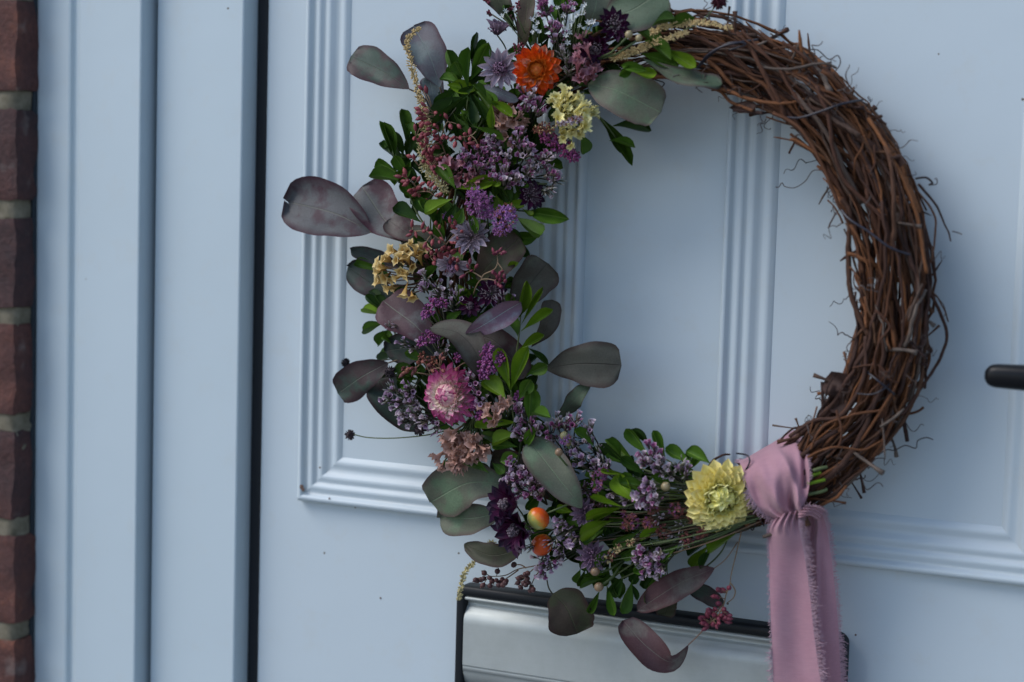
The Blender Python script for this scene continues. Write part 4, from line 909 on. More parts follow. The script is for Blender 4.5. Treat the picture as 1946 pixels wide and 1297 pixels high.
fill = [('dark leafy sprig deep beneath the rust and violet bud knots', 1215, 1020), ('dark leafy sprig deep behind the lowest lilac star', 1110, 1040), ('dark leafy sprig deep under the bright oval leaves', 1200, 945), ('dark leafy sprig deep under the pale buds left of the folded leaf', 790, 680), ('dark leafy sprig deep between the glossy rosette and the red buds', 868, 205), ('dark leafy sprig deep under the brown papery flowers, left', 905, 262), ('dark leafy sprig deep beneath the upright green leaves', 790, 300), ('dark leafy sprig deep below the hanging fresh green leaves', 935, 265), ('dark leafy sprig deep under the yellow green leaf trio', 985, 770),('dark leafy sprig deep behind the orange strawflower', 1030, 130), ('dark leafy sprig deep behind the cream papery flowers', 1085, 170), ('dark leafy sprig deep behind the brown papery flowers', 950, 215),
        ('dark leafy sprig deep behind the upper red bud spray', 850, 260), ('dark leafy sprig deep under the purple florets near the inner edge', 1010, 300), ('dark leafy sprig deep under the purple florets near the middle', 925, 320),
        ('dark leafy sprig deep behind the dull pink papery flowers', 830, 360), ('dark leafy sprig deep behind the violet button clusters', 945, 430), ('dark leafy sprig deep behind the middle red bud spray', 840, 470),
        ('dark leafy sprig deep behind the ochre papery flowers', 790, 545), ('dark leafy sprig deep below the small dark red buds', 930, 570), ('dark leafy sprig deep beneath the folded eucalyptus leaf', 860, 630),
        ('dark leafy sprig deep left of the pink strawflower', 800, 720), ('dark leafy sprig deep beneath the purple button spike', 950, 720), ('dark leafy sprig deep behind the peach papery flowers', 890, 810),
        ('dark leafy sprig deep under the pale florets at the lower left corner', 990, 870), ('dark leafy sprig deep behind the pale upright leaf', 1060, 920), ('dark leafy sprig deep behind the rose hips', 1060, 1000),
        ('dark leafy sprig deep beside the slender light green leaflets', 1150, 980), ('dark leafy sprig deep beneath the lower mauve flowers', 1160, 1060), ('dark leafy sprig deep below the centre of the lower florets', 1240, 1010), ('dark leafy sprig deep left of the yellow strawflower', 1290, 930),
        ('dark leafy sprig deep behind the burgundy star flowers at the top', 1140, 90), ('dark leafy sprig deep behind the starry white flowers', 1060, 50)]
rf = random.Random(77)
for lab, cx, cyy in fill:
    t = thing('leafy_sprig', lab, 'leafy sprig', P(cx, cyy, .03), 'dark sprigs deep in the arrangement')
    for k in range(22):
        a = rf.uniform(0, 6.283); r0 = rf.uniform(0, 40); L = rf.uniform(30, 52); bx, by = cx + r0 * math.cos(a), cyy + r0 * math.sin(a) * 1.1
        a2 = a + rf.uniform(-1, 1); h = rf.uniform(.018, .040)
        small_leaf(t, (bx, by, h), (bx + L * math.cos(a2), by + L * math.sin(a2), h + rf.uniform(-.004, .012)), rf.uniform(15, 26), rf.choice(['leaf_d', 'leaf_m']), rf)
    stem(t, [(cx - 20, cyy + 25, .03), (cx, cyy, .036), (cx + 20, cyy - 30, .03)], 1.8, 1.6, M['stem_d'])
# ------------------------------------------------------------------ petals, florets, buds
def petal_mesh(name, mats, a, b, width, bend, cup, nu=6, nv=4, fold=0, tw=0):
    mb = MB()
    for i in range(nu):
        u = 1 - (1 - i / (nu - 1)) ** 1.15
        wd = width * (wprof(u, a, b) if 0 < u < 1 else 0) + .12 * width * (1 - u)
        for j in range(nv):
            v = -1 + 2 * j / (nv - 1)
            z = bend * u * u + cup * v * v * wd * (.4 + .6 * u)
            mb.v.append(Vector((u, v * wd / 2, z)))
    grid_faces(mb, 0, nu, nv)
    return mb.mesh(name, mats)
def strawflower(label, cx, cy, h, rpx, nrm, layers, inner, core, seed, dome=None):
    r = random.Random(seed); C = P(cx, cy, h); s = pm(C); R = rpx * s
    n = nrm.normalized(); u = n.orthogonal().normalized(); v = n.cross(u)
    t = thing('strawflower', label, 'strawflower', C, 'papery strawflowers in the wreath')
    def put(mesh, phi, r0, z0, L, wd, tilt, name='petal'):
        ra = u * math.cos(phi) + v * math.sin(phi)
        X_ = ra * math.cos(tilt) + n * math.sin(tilt); Z_ = n * math.cos(tilt) - ra * math.sin(tilt); Y_ = Z_.cross(X_)
        part(name, mesh, t, mat_from(C + ra * r0 + n * z0, X_ * L, Y_ * wd, Z_ * L))
    for (cnt, r0, z0, L, wd, tilt, me) in layers:
        off = r.uniform(0, 6)
        for k in range(cnt):
            put(r.choice(me), off + 6.2832 * (k + r.uniform(-.22, .22)) / cnt, r0 * R, z0 * R, L * R * r.uniform(.9, 1.06), wd * R * r.uniform(.85, 1.15), rad(tilt + r.uniform(-8, 8)))
    for (cnt, r0, z0, L, wd, tilt, me) in inner:
        off = r.uniform(0, 6)
        for k in range(cnt):
            put(r.choice(me), off + 6.2832 * (k + r.uniform(-.3, .3)) / cnt, r0 * R, z0 * R, L * R * r.uniform(.85, 1.1), wd * R * r.uniform(.85, 1.2), rad(tilt + r.uniform(-10, 10)), 'inner_petal')
    if dome:
        Rd, flat, rows, me, L, wd, jit = dome
        for (th, cnt) in rows:
            off = r.uniform(0, 6)
            for k in range(cnt):
                ph = off + 6.2832 * (k + r.uniform(-.2, .2)) / cnt; a = rad(th + r.uniform(-jit, jit)); ra = u * math.cos(ph) + v * math.sin(ph)
                o = C + n * .08 * R + (ra * math.cos(a) + n * math.sin(a) * flat) * Rd * R; b = a + rad(r.uniform(-jit, jit) * .8)
                X_ = n * math.cos(b) - ra * math.sin(b); Z_ = ra * math.cos(b) + n * math.sin(b); Y_ = Z_.cross(X_); s2 = L * R * r.uniform(.85, 1.1)
                part('inner_petal', r.choice(me), t, mat_from(o, X_ * s2, Y_ * wd * R * r.uniform(.85, 1.2), Z_ * s2))
    mb = MB(); cr, cz, mt = core
    for k in range(70):
        q = math.sqrt(r.random()) * cr * R; a = r.uniform(0, 6.28); dm = math.sqrt(max(0, 1 - (q / (cr * R)) ** 2))
        p = C + (u * math.cos(a) + v * math.sin(a)) * q + n * (cz * R * (.5 + .5 * dm)); blob(mb, p, n + (u * math.cos(a) + v * math.sin(a)) * .5 * q / (cr * R), cr * R * .10, cr * R * .3, 0, 5, 3, .5)
    for k in range(1): blob(mb, C + n * cz * R * .1, n, cr * R * 1.15, cz * R * .6, 0, 16, 8)
    part('disc', mb.mesh('disc', [mt]), t)
    mb = MB(); blob(mb, C - n * .12 * R, n, .42 * R, .2 * R, 0, 14, 6)
    part('base', mb.mesh('base', [M['stem_t']]), t)
    return t
def pset(key, a, b, wd, bend, cup, k=3):
    return [petal_mesh('petal', [M[key]], a + .1 * i, b, wd, bend * (1 + .3 * i), cup * (1 - .2 * i)) for i in range(k)]
yd = pset('yel2', .6, .6, 1, -.12, .4); od = pset('ora2', .5, .42, 1, -.5, -.3); pd = pset('pnk2', .55, .5, 1, -.5, -.25)
ye = pset('yel', .55, .42, 1, -.05, .35); yi = pset('yel2', .5, .4, 1, .30, .5); yc_ = pset('yel2', .5, .4, 1, .5, .55)
strawflower('big pale yellow strawflower beside the pink ribbon', 1368, 944, .058, 72, D(.02, .16, 1),
    [(19, .30, -.06, .70, .34, 3, ye), (20, .28, -.02, .66, .34, 10, ye), (19, .26, .03, .60, .33, 20, ye), (18, .24, .07, .54, .30, 31, ye), (16, .25, .10, .47, .28, 40, ye)],
    [(18, .30, .11, .36, .25, 46, yi)], (.16, .30, M['yel2']), 1, (.40, .95, [(-5, 15), (12, 15), (28, 13), (42, 12), (54, 12), (66, 11), (78, 9)], yd, .34, .15, 24))
oe = pset('ora', .6, .45, 1, .02, .35) + pset('oraw', .6, .45, 1, .02, .35, 1)[:1]; oi = pset('ora2', .5, .4, 1, .25, .5)
strawflower('bright orange strawflower near the top, beside the lilac star flower', 1020, 133, .064, 49, D(-.05, .12, 1),
    [(15, .26, -.04, .76, .34, 6, oe), (15, .26, 0, .70, .34, 16, oe), (14, .25, .05, .58, .32, 30, oe)],
    [(14, .27, .09, .38, .26, 46, oi)], (.12, .26, M['ora2']), 2, (.31, 1.0, [(0, 12), (20, 12), (38, 10), (54, 7)], od, .30, .18, 10))
pe = pset('pnk', .6, .55, 1, -.03, .35); pw = pset('pnkw', .6, .5, 1, .05, .35); pi_ = pset('pnk2', .5, .4, 1, .26, .55)
strawflower('magenta and cream strawflower with a closed round centre, at the lower left', 856, 750, .064, 58, D(-.55, .08, .85),
    [(20, .28, -.05, .76, .25, 0, pe), (20, .28, 0, .70, .24, 10, pe), (19, .28, .05, .58, .24, 24, pe + pw), (18, .30, .08, .42, .24, 42, pw)],
    [(20, .44, .06, .34, .18, 26, pw)], (.30, .40, M['pnk2']), 3, (.44, 1.1, [(-12, 20), (4, 20), (20, 18), (36, 15), (50, 12), (64, 8)], pd, .42, .19, 5))

# papery funnel florets (statice)
def ruffle(name, key, lobes, depth, wave, seed, n=20):
    rr = random.Random(seed); mb = MB(); ph = rr.uniform(0, 6)
    prof = [(-.9, .10), (-.45, .16), (0, .38), (.22, .72), (.30, 1.0)]
    for z, r_ in prof:
        for k in range(n):
            a = 6.2832 * k / n; q = max(0, (r_ - .3)) / .7
            rr_ = r_ * (1 + q * .20 * math.cos(lobes * a + ph) + q * .10 * math.sin(2 * lobes * a + ph * 2) + q * rr.uniform(-.16, .16)); zz = z * depth + q * wave * math.sin(lobes * a * 2 + ph) + q * wave * .7 * math.sin(3 * a + ph * 3)
            mb.v.append(Vector((math.cos(a) * rr_, math.sin(a) * rr_, zz)))
    for i in range(len(prof) - 1):
        for k in range(n):
            a = i * n + k; b = i * n + (k + 1) % n; u0, u1 = i / 4, (i + 1) / 4
            mb.face((a, b, b + n, a + n), [(u0, k / n), (u0, (k + 1) / n), (u1, (k + 1) / n), (u1, k / n)])
    for k in range(5):
        a = 1.2566 * k; d = Vector((math.cos(a) * .12, math.sin(a) * .12, .25)); blob(mb, d + Vector((0, 0, .1)), Vector((d.x, d.y, .6)), .06, .2, 0, 4, 2, uvx=.1)
    return mb.mesh(name, [M[key]])
def trumpet(name, key, seed, n=15):
    """narrow five lobed trumpet"""
    rr = random.Random(seed); mb = MB()
    prof = [(-1.6, .10), (-.8, .20), (0, .45), (.30, .70), (.42, .98)]
    for z, r_ in prof:
        for k in range(n):
            a = 6.2832 * k / n; q = max(0, (r_ - .4)) / .6
            r2 = r_ * (1 + q * .28 * math.cos(5 * a)); mb.v.append(Vector((math.cos(a) * r2, math.sin(a) * r2, z + q * rr.uniform(-.12, .12))))
    for i in range(len(prof) - 1):
        for k in range(n):
            a = i * n + k; b = i * n + (k + 1) % n; u0, u1 = i / 4, (i + 1) / 4
            mb.face((a, b, b + n, a + n), [(u0, k / n), (u0, (k + 1) / n), (u1, (k + 1) / n), (u1, k / n)])
    return mb.mesh(name, [M[key]])
RF = {k: [ruffle('floret', k, 5, 1.7, .22, 3 + i) for i in range(6)] for k in ('cream', 'peach', 'rose')}
RF['ochre'] = [trumpet('floret', 'ochre', i) for i in range(4)]
def statice(label, key, spots, rpx, h0, org, cat='statice', stemm='stem_g', spread=9):
    """spots: px,py of floret clumps; org: px,py where the stalks come from"""
    r = random.Random(int(spots[0][0] + spots[0][1])); C = P(org[0], org[1], h0 - .02)
    t = thing('papery_statice', label, cat, C, 'papery statice bunches')
    cx = sum(p[0] for p in spots) / len(spots); cy = sum(p[1] for p in spots) / len(spots)
    mb = MB()
    for sp in spots:
        x, y = sp[0] + r.uniform(-3, 3), sp[1] + r.uniform(-3, 3); h = h0 + r.uniform(-.004, .005)
        p = P(x, y, h); s = pm(p) * rpx * r.uniform(.8, 1.2)
        d = D((x - cx) / 45 + (cx - org[0]) / 90 + r.uniform(-.8, .8), (y - cy) / 45 + (cy - org[1]) / 90 + r.uniform(-.8, .8), .75)
        X_ = d.orthogonal().normalized(); Y_ = d.cross(X_); k = r.uniform(0, 6.28)
        X2 = X_ * math.cos(k) + Y_ * math.sin(k); Y2 = d.cross(X2)
        part('floret', r.choice(RF[key]), t, mat_from(p, X2 * s * r.uniform(.85, 1.15), Y2 * s * r.uniform(.55, .95), d * s * r.uniform(.8, 1.3)))
        tube(mb, [C + (p - C) * .15, C + (p - C) * .6 + Vector((0, .004, 0)), p - d * s], .0005, 4)
    part('stalk', mb.mesh('stalk', [M[stemm]]), t, kind='stuff')
    return t
def fillspots(poly, n, seed):
    r = random.Random(seed); out = []
    xs = [p[0] for p in poly]; ys = [p[1] for p in poly]; tries = 0
    while len(out) < n and tries < 4000:
        tries += 1; x, y = r.uniform(min(xs), max(xs)), r.uniform(min(ys), max(ys)); c = False
        for i in range(len(poly)):
            (x1, y1), (x2, y2) = poly[i], poly[i - 1]
            if (y1 > y) != (y2 > y) and x < (x2 - x1) * (y - y1) / (y2 - y1) + x1: c = not c
        if c and all((x - a) ** 2 + (y - b) ** 2 > 60 for a, b in out): out.append((x, y))
    return out
statice('cream yellow papery statice cluster under the orange strawflower, by the inner opening', 'cream', fillspots([(1052, 178), (1075, 168), (1105, 190), (1127, 212), (1122, 235), (1105, 255), (1092, 276), (1078, 272), (1068, 250), (1060, 225), (1048, 200)], 34, 1), 12.5, .066, (1060, 240))
statice('ochre yellow trumpet statice cluster at the far left, below the big purple leaf pair', 'ochre', fillspots([(718, 500), (735, 470), (758, 478), (785, 458), (805, 470), (800, 500), (775, 520), (740, 560), (718, 535)], 24, 2) + [(752, 548), (768, 560), (782, 566), (745, 530)], 11.5, .056, (830, 530), stemm='stem_b')
statice('peach papery statice bunch below the pink strawflower', 'peach', fillspots([(832, 850), (845, 825), (870, 815), (900, 825), (925, 845), (920, 870), (890, 880), (865, 895), (848, 905), (835, 885)], 34, 3), 13, .060, (900, 790))
statice('small peach statice tuft right of the pink strawflower', 'peach', [(930, 772), (940, 785), (925, 785), (955, 762), (962, 775), (948, 772), (935, 800), (942, 798), (918, 778), (965, 762)], 11, .072, (960, 810))
statice('faded pink brown statice tuft left of the cream yellow cluster', 'peach', [(945, 215), (960, 228), (975, 235), (985, 222), (970, 215), (955, 240), (990, 238), (940, 230), (960, 262), (972, 268), (950, 205)], 13, .058, (940, 250), stemm='stem_b')
statice('dull pink statice tuft in the middle of the upper left, above the bright green leaf', 'rose', [(862, 318), (875, 330), (868, 345), (885, 338), (898, 322), (905, 335), (880, 312), (858, 335), (890, 350), (912, 340), (850, 312)], 12.5, .060, (860, 300), stemm='stem_b')
statice('rose pink statice upright bunch right of the orange strawflower', 'rose', [(1098, 90), (1108, 75), (1098, 105), (1112, 110), (1100, 122), (1120, 125), (1105, 140), (1125, 140), (1092, 112), (1115, 95), (1128, 118), (1132, 132), (1106, 150), (1120, 150)], 12.5, .060, (1125, 180))

# ---- small purple and white tubular florets
def floret_open(key, seed):
    rr = random.Random(seed); mb = MB()
    # ribbed calyx tube
    n = 8; prof = [(0, .10), (.3, .16), (.62, .20)]
    for z, r_ in prof:
        for k in range(n):
            a = 6.2832 * k / n; q = r_ * (1.12 if k % 2 else .9); mb.v.append(Vector((z, math.cos(a) * q, math.sin(a) * q)))
    for i in range(2):
        for k in range(n): mb.face((i * n + k, i * n + (k + 1) % n, (i + 1) * n + (k + 1) % n, (i + 1) * n + k), None, 0)
    b = len(mb.v); m = 15; prof = [(.5, .14), (.8, .22), (1.0, .36)]
    for z, r_ in prof:
        for k in range(m):
            a = 6.2832 * k / m; q = max(0, r_ - .2); r2 = r_ * (1 + 1.1 * q * math.cos(5 * a) + rr.uniform(-.06, .06)); mb.v.append(Vector((z + rr.uniform(-.03, .03), math.cos(a) * r2, math.sin(a) * r2)))
    for i in range(2):
        for k in range(m):
            u0, u1 = (.2, .6) if i == 0 else (.6, 1)
            mb.face((b + i * m + k, b + i * m + (k + 1) % m, b + (i + 1) * m + (k + 1) % m, b + (i + 1) * m + k), [(u0, k / m), (u0, (k + 1) / m), (u1, (k + 1) / m), (u1, k / m)], 1)
    return mb.mesh('floret', [M['calyx'], M[key]])
def floret_bud(key, seed):
    mb = MB()
    n = 6; prof = [(0, .07), (.25, .14), (.5, .17)]
    for z, r_ in prof:
        for k in range(n):
            a = 6.2832 * k / n; mb.v.append(Vector((z, math.cos(a) * r_, math.sin(a) * r_)))
    for i in range(2):
        for k in range(n): mb.face((i * n + k, i * n + (k + 1) % n, (i + 1) * n + (k + 1) % n, (i + 1) * n + k), None, 0)
    blob(mb, Vector((.62, 0, 0)), Vector((1, 0, 0)), .17, .40, 1, 7, 5, .45)
    return mb.mesh('bud', [M['calyx_g' if key == 'fl_g' else 'calyx'], M[key]])
FO = {k: [floret_open(k, i) for i in range(3)] for k in ('fl_w', 'fl_p', 'fl_v')}
FB = {k: [floret_bud(k, i) for i in range(2)] for k in ('fl_w', 'fl_p', 'fl_v', 'fl_g')}
def lavender(label, org, clumps, keys, n=13, lpx=16, h0=.056, openf=.5, stemm='stem_d', cat='sea lavender'):
    """org: px,py,h root of the stalk; clumps: (px,py,radius px)"""
    r = random.Random(int(org[0] * 3 + org[1])); C = P(*org)
    t = thing('floret_spray', label, cat, C, 'sprays of tiny purple and white florets')
    mb = MB()
    for (cx, cy, rp) in clumps:
        pc = P(cx, cy, h0 - .010); dx, dy = cx - org[0], cy - org[1]; dl = math.hypot(dx, dy) or 1
        tube(mb, [C, C + (pc - C) * .5 + Vector((0, .002, .001)), pc], .00055, 4)
        for k in range(int(n * 1.55)):
            a = r.uniform(0, 6.2832); q = rp * math.sqrt(r.random()); x, y = cx + q * math.cos(a), cy + q * math.sin(a)
            h = h0 + (1 - (q / rp) ** 2) * .007 + r.uniform(-.004, .002); p = P(x, y, h)
            d = D(dx / dl * .8 + math.cos(a) * q / rp * .9 + r.uniform(-.4, .4), dy / dl * .8 + math.sin(a) * q / rp * .9 + r.uniform(-.4, .4), .75)
            s = lpx * pm(p) * r.uniform(.7, 1.2); Y_ = d.orthogonal().normalized(); Z_ = d.cross(Y_)
            key = r.choice(keys); op = r.random() < openf and key in FO
            me = r.choice(FO[key] if op else FB[key]); b = p - d * s * .6
            part('floret' if op else 'bud', me, t, mat_from(b, d * s, Y_ * s * (.78 if op else .62), Z_ * s * (.78 if op else .62)))
            tube(mb, [pc, b + (pc - b) * .3, b], .00032, 3)
    part('stalk', mb.mesh('stalk', [M[stemm]]), t, kind='stuff')
    return t
lv_ = lavender
lv_('short purple floret spray right under the orange strawflower', (1010, 240, .045), [(1005, 175, 20), (1020, 205, 18), (998, 200, 14)], ['fl_p', 'fl_p', 'fl_w'], 10, 17, .068, .6)
lv_('purple floret spray left of the cream yellow cluster', (980, 330, .04), [(960, 290, 20), (985, 262, 18), (1000, 290, 20), (935, 262, 12)], ['fl_p', 'fl_v', 'fl_w'], 12, 17, .062, .6)
lv_('purple floret spray above the dark green centre stem, right of the upper red buds', (900, 360, .04), [(885, 300, 18), (905, 315, 18), (930, 300, 20), (915, 285, 14)], ['fl_p', 'fl_p', 'fl_v'], 11, 17, .060, .7)
lv_('lilac floret spray right of the dull pink statice tuft', (960, 370, .04), [(940, 330, 18), (965, 320, 18), (960, 345, 15), (985, 340, 14)], ['fl_v', 'fl_p', 'fl_w'], 11, 17, .062, .6)
lv_('dense magenta and white floret spray at the inner edge below the cream yellow cluster', (980, 350, .04), [(1025, 310, 20), (1048, 330, 16), (1010, 325, 16), (1040, 300, 16)], ['fl_p', 'fl_w', 'fl_w'], 13, 16, .056, .5)
lv_('white tipped bud spray ending at the inner edge under the thin straight stem', (990, 340, .04), [(1058, 345, 14), (1040, 365, 10), (1050, 360, 10)], ['fl_g', 'fl_w', 'fl_g'], 9, 17, .05, .1)
lv_('white and pink bud spray right of the ochre trumpets', (850, 620, .04), [(810, 525, 14), (825, 540, 14), (805, 545, 10)], ['fl_w', 'fl_v', 'fl_g'], 9, 18, .058, .3)
lv_('pale bud spray in the dark hollow left of the silvery leaf', (880, 620, .04), [(848, 550, 18), (870, 560, 16), (835, 560, 12), (858, 580, 16)], ['fl_w', 'fl_g', 'fl_v'], 10, 16, .056, .3)
lv_('few violet florets peeping above the silvery leaf', (960, 600, .04), [(955, 565, 14), (972, 568, 8), (948, 572, 10)], ['fl_v', 'fl_w'], 5, 17, .058, .3)
lv_('tiny pale buds on a thin stalk across the broad dull purple leaf', (800, 650, .052), [(738, 618, 10), (748, 620, 8)], ['fl_w', 'fl_g'], 6, 12, .052, 0)
lv_('small white and lilac florets above the magenta and cream strawflower', (850, 710, .045), [(785, 658, 14), (835, 660, 14), (765, 650, 12), (842, 675, 10)], ['fl_w', 'fl_v', 'fl_g'], 7, 14, .058, .3)
lv_('grey lilac bud spray fanning left below the purple slate leaf', (830, 790, .04), [(745, 740, 16), (760, 765, 18), (775, 740, 18), (735, 758, 12)], ['fl_g', 'fl_v', 'fl_g'], 12, 17, .052, .35)
lv_('grey white bud spray at left beneath the magenta and cream strawflower', (850, 800, .04), [(790, 785, 18), (775, 800, 14), (805, 800, 16), (780, 770, 14), (765, 790, 10)], ['fl_w', 'fl_g', 'fl_v'], 11, 17, .052, .35)
lv_('pale buds by the round dark seedhead under the magenta and cream strawflower', (870, 800, .04), [(825, 815, 12), (838, 830, 10)], ['fl_v', 'fl_g'], 8, 15, .054, .2)
lv_('small lilac floret tuft touching the right side of the magenta and cream strawflower', (930, 790, .05), [(905, 745, 14), (895, 725, 14), (915, 760, 12)], ['fl_v', 'fl_w', 'fl_p'], 8, 15, .066, .5)
lv_('white and lilac floret spray right of the small peach tuft', (1030, 880, .045), [(1000, 800, 20), (990, 825, 14), (1015, 815, 14), (985, 778, 8)], ['fl_w', 'fl_v', 'fl_p'], 12, 18, .062, .5)
lv_('white and pink floret spray at the lowest inner edge of the left side', (1080, 880, .045), [(1055, 800, 18), (1045, 825, 18), (1075, 805, 16), (1095, 800, 14)], ['fl_w', 'fl_p', 'fl_g'], 12, 17, .058, .4)
lv_('lilac floret spray behind the pale upright leaf, at the inner edge', (1160, 900, .045), [(1110, 835, 20), (1090, 850, 18), (1130, 860, 18), (1120, 815, 14)], ['fl_v', 'fl_w', 'fl_g'], 12, 17, .054, .4)
lv_('pink white floret spray right of the pale upright leaf', (1180, 920, .045), [(1120, 885, 18), (1145, 880, 16), (1100, 870, 14)], ['fl_w', 'fl_v', 'fl_g'], 12, 18, .058, .35)
lv_('lilac floret spray left of the pale upright leaf, above the burgundy flowers', (1050, 950, .045), [(985, 890, 16), (970, 880, 12), (1000, 905, 16), (975, 905, 12)], ['fl_v', 'fl_p', 'fl_w'], 10, 17, .062, .5)
lv_('bright pink and white florets just above the burgundy flowers', (1040, 960, .045), [(985, 930, 16), (1005, 935, 16), (965, 920, 12), (1015, 915, 14), (1025, 935, 12)], ['fl_p', 'fl_w', 'fl_v'], 10, 17, .062, .7)
lv_('lilac bud spray in front of the green leaf fan at the lower inner edge', (1300, 930, .045), [(1235, 860, 18), (1250, 875, 16), (1222, 875, 12)], ['fl_v', 'fl_w', 'fl_p'], 12, 18, .066, .4)
lv_('lilac and white floret spray below the green leaf fan', (1310, 935, .045), [(1270, 895, 16), (1255, 890, 14), (1290, 880, 14), (1300, 895, 14)], ['fl_v', 'fl_w', 'fl_g'], 10, 17, .064, .4)
lv_('bright violet floret clump left of the yellow strawflower', (1310, 950, .045), [(1215, 945, 14), (1235, 925, 12), (1245, 950, 14), (1225, 960, 10)], ['fl_v', 'fl_p', 'fl_w'], 10, 18, .068, .6)
lv_('lilac white floret clump at the very bottom under the yellow strawflower', (1330, 1000, .045), [(1220, 1055, 16), (1228, 1080, 16), (1240, 1065, 16), (1255, 1085, 14), (1250, 1055, 12)], ['fl_v', 'fl_p', 'fl_w'], 12, 18, .062, .6)
lv_('pale bud clump right of the orange rose hips', (1160, 980, .045), [(1075, 1010, 16), (1090, 1030, 14), (1065, 995, 12)], ['fl_v', 'fl_w'], 8, 19, .062, .4)
lv_('small starry lilac florets at the tip of the lowest left stalk', (1180, 1010, .045), [(1028, 1065, 16), (1040, 1075, 14), (1030, 1090, 10), (1060, 1060, 12)], ['fl_v', 'fl_p', 'fl_w'], 8, 17, .054, .6)
lv_('tiny grey florets over the lower orange rose hip', (1120, 1000, .045), [(1045, 1030, 16), (1010, 1015, 12), (1060, 1045, 12), (1005, 1040, 10)], ['fl_g', 'fl_v'], 8, 13, .066, .1)
lv_('purple upright floret spray at the top edge, beside the white starry flowers', (1060, 120, .045), [(1052, 50, 14), (1060, 70, 16), (1035, 20, 12), (1030, 5, 10), (1080, 15, 12)], ['fl_p', 'fl_p', 'fl_v'], 11, 15, .06, .4)
lv_('greenish white bud tuft right of the orange strawflower', (1090, 170, .045), [(1072, 110, 12), (1080, 130, 12), (1068, 95, 10)], ['fl_g', 'fl_w'], 10, 16, .058, .1)
lv_('lilac floret tuft among the lower stems, centre', (1300, 970, .045), [(1165, 935, 14), (1190, 945, 12), (1250, 985, 12)], ['fl_v', 'fl_g', 'fl_w'], 8, 15, .060, .3)
lv_('grey white dried floret tuft under the yellow strawflower', (1350, 990, .045), [(1290, 1000, 14), (1275, 1015, 12), (1300, 1030, 12)], ['fl_g', 'fl_w'], 8, 15, .054, .1)

# ---- dense tiny bud clusters
def buds(label, org, clumps, mats, density=1.0, bpx=3.4, h0=.064, stemm='stem_d', star=False, cat='oregano spray'):
    r = random.Random(int(org[0] * 7 + org[1] * 3)); C = P(*org)
    t = thing('bud_cluster', label, cat, C, 'dense clusters of tiny buds')
    ms = MB()
    for (cx, cy, rp) in clumps:
        mb = MB(); pc = P(cx, cy, h0 - .008); tube(ms, [C, C + (pc - C) * .5, pc], .0006, 4)
        n = int(rp * rp * .16 * density) + 6
        for k in range(n):
            a = r.uniform(0, 6.2832); q = rp * math.sqrt(r.random()); f = q / rp
            p = P(cx + q * math.cos(a), cy + q * math.sin(a), h0 + math.sqrt(max(0, 1 - f * f)) * rp * .00030 + r.uniform(-.001, .001))
            d = D(math.cos(a) * f + r.uniform(-.4, .4), math.sin(a) * f + r.uniform(-.4, .4), .8); s = bpx * pm(p) * r.uniform(.7, 1.25)
            mi = 0 if r.random() < .72 else 1
            if star and r.random() < .6:
                X_ = d.orthogonal().normalized(); Y_ = d.cross(X_)
                for m_ in range(4):
                    an = m_ * 1.5708 + r.uniform(-.3, .3); e = (X_ * math.cos(an) + Y_ * math.sin(an)) * .8 + d * .6
                    blob(mb, p + e * s * .7, e, s * .36, s * .8, mi, 4, 3, .6)
            else: blob(mb, p, d, s * .75, s * 1.15, mi, 6, 4, .3)
        part('buds', mb.mesh('buds', [M[m] for m in mats]), t, kind='stuff')
    part('stalk', ms.mesh('stalk', [M[stemm]]), t, kind='stuff')
    return t
buds('round violet button cluster above the mauve flower, left of the pair', (930, 450, .045), [(912, 388, 26), (905, 372, 16), (925, 402, 16)], ['ore2', 'ore'], 1.1, 3.6, .066, star=True)
buds('round violet button cluster right of its twin, near the inner edge', (960, 460, .045), [(958, 418, 25), (962, 405, 18), (950, 435, 16)], ['ore2', 'rust'], 1.1, 3.6, .066, star=True)
buds('small violet buds between the middle red bud spray and the mauve flower', (870, 450, .045), [(852, 415, 9), (872, 418, 9)], ['ore2', 'ore'], 1, 3.4, .062, star=True)
buds('bright purple button spike right of the folded eucalyptus leaf', (935, 740, .045), [(928, 668, 16), (930, 690, 22), (945, 682, 16), (922, 710, 13)], ['ore', 'mag'], 1.3, 3.8, .070)
buds('dark purple bud clusters beneath the broad dull purple leaf tip', (850, 640, .045), [(815, 590, 12), (822, 575, 10), (840, 578, 10), (808, 600, 8)], ['ore', 'mag'], 1.3, 3.6, .060)
buds('dark purple bud clusters left of the folded eucalyptus leaf', (850, 700, .045), [(815, 642, 14), (830, 635, 12), (802, 650, 10), (870, 680, 8)], ['ore', 'mag'], 1.3, 3.6, .062)
buds('purple bud knots at the right of the pink strawflower', (960, 800, .045), [(998, 745, 14), (985, 755, 8), (900, 770, 12), (915, 790, 12), (905, 700, 9)], ['ore', 'mag'], 1.2, 3.6, .062)
buds('deep magenta bud heads hanging at the inner edge under the cream yellow cluster', (1040, 240, .045), [(1088, 295, 14), (1075, 285, 16), (1062, 275, 16), (1095, 300, 8), (1048, 265, 14), (1035, 262, 10)], ['mag', 'ore'], 1.2, 3.4, .056)
buds('purple bud heads among the lilac sprays beneath the pale upright leaf', (1200, 930, .045), [(1140, 905, 14), (1135, 925, 10), (1150, 898, 10), (1075, 835, 10)], ['ore2', 'rust'], 1.2, 3.4, .062, star=True)
buds('rust and violet bud knots along the lower stems left of the yellow strawflower', (1330, 960, .045), [(1285, 970, 13), (1240, 965, 12), (1200, 992, 14), (1190, 1000, 9), (1235, 995, 12), (1185, 980, 6)], ['rust', 'ore'], 1.0, 3.4, .064, 'stem_b', star=True)
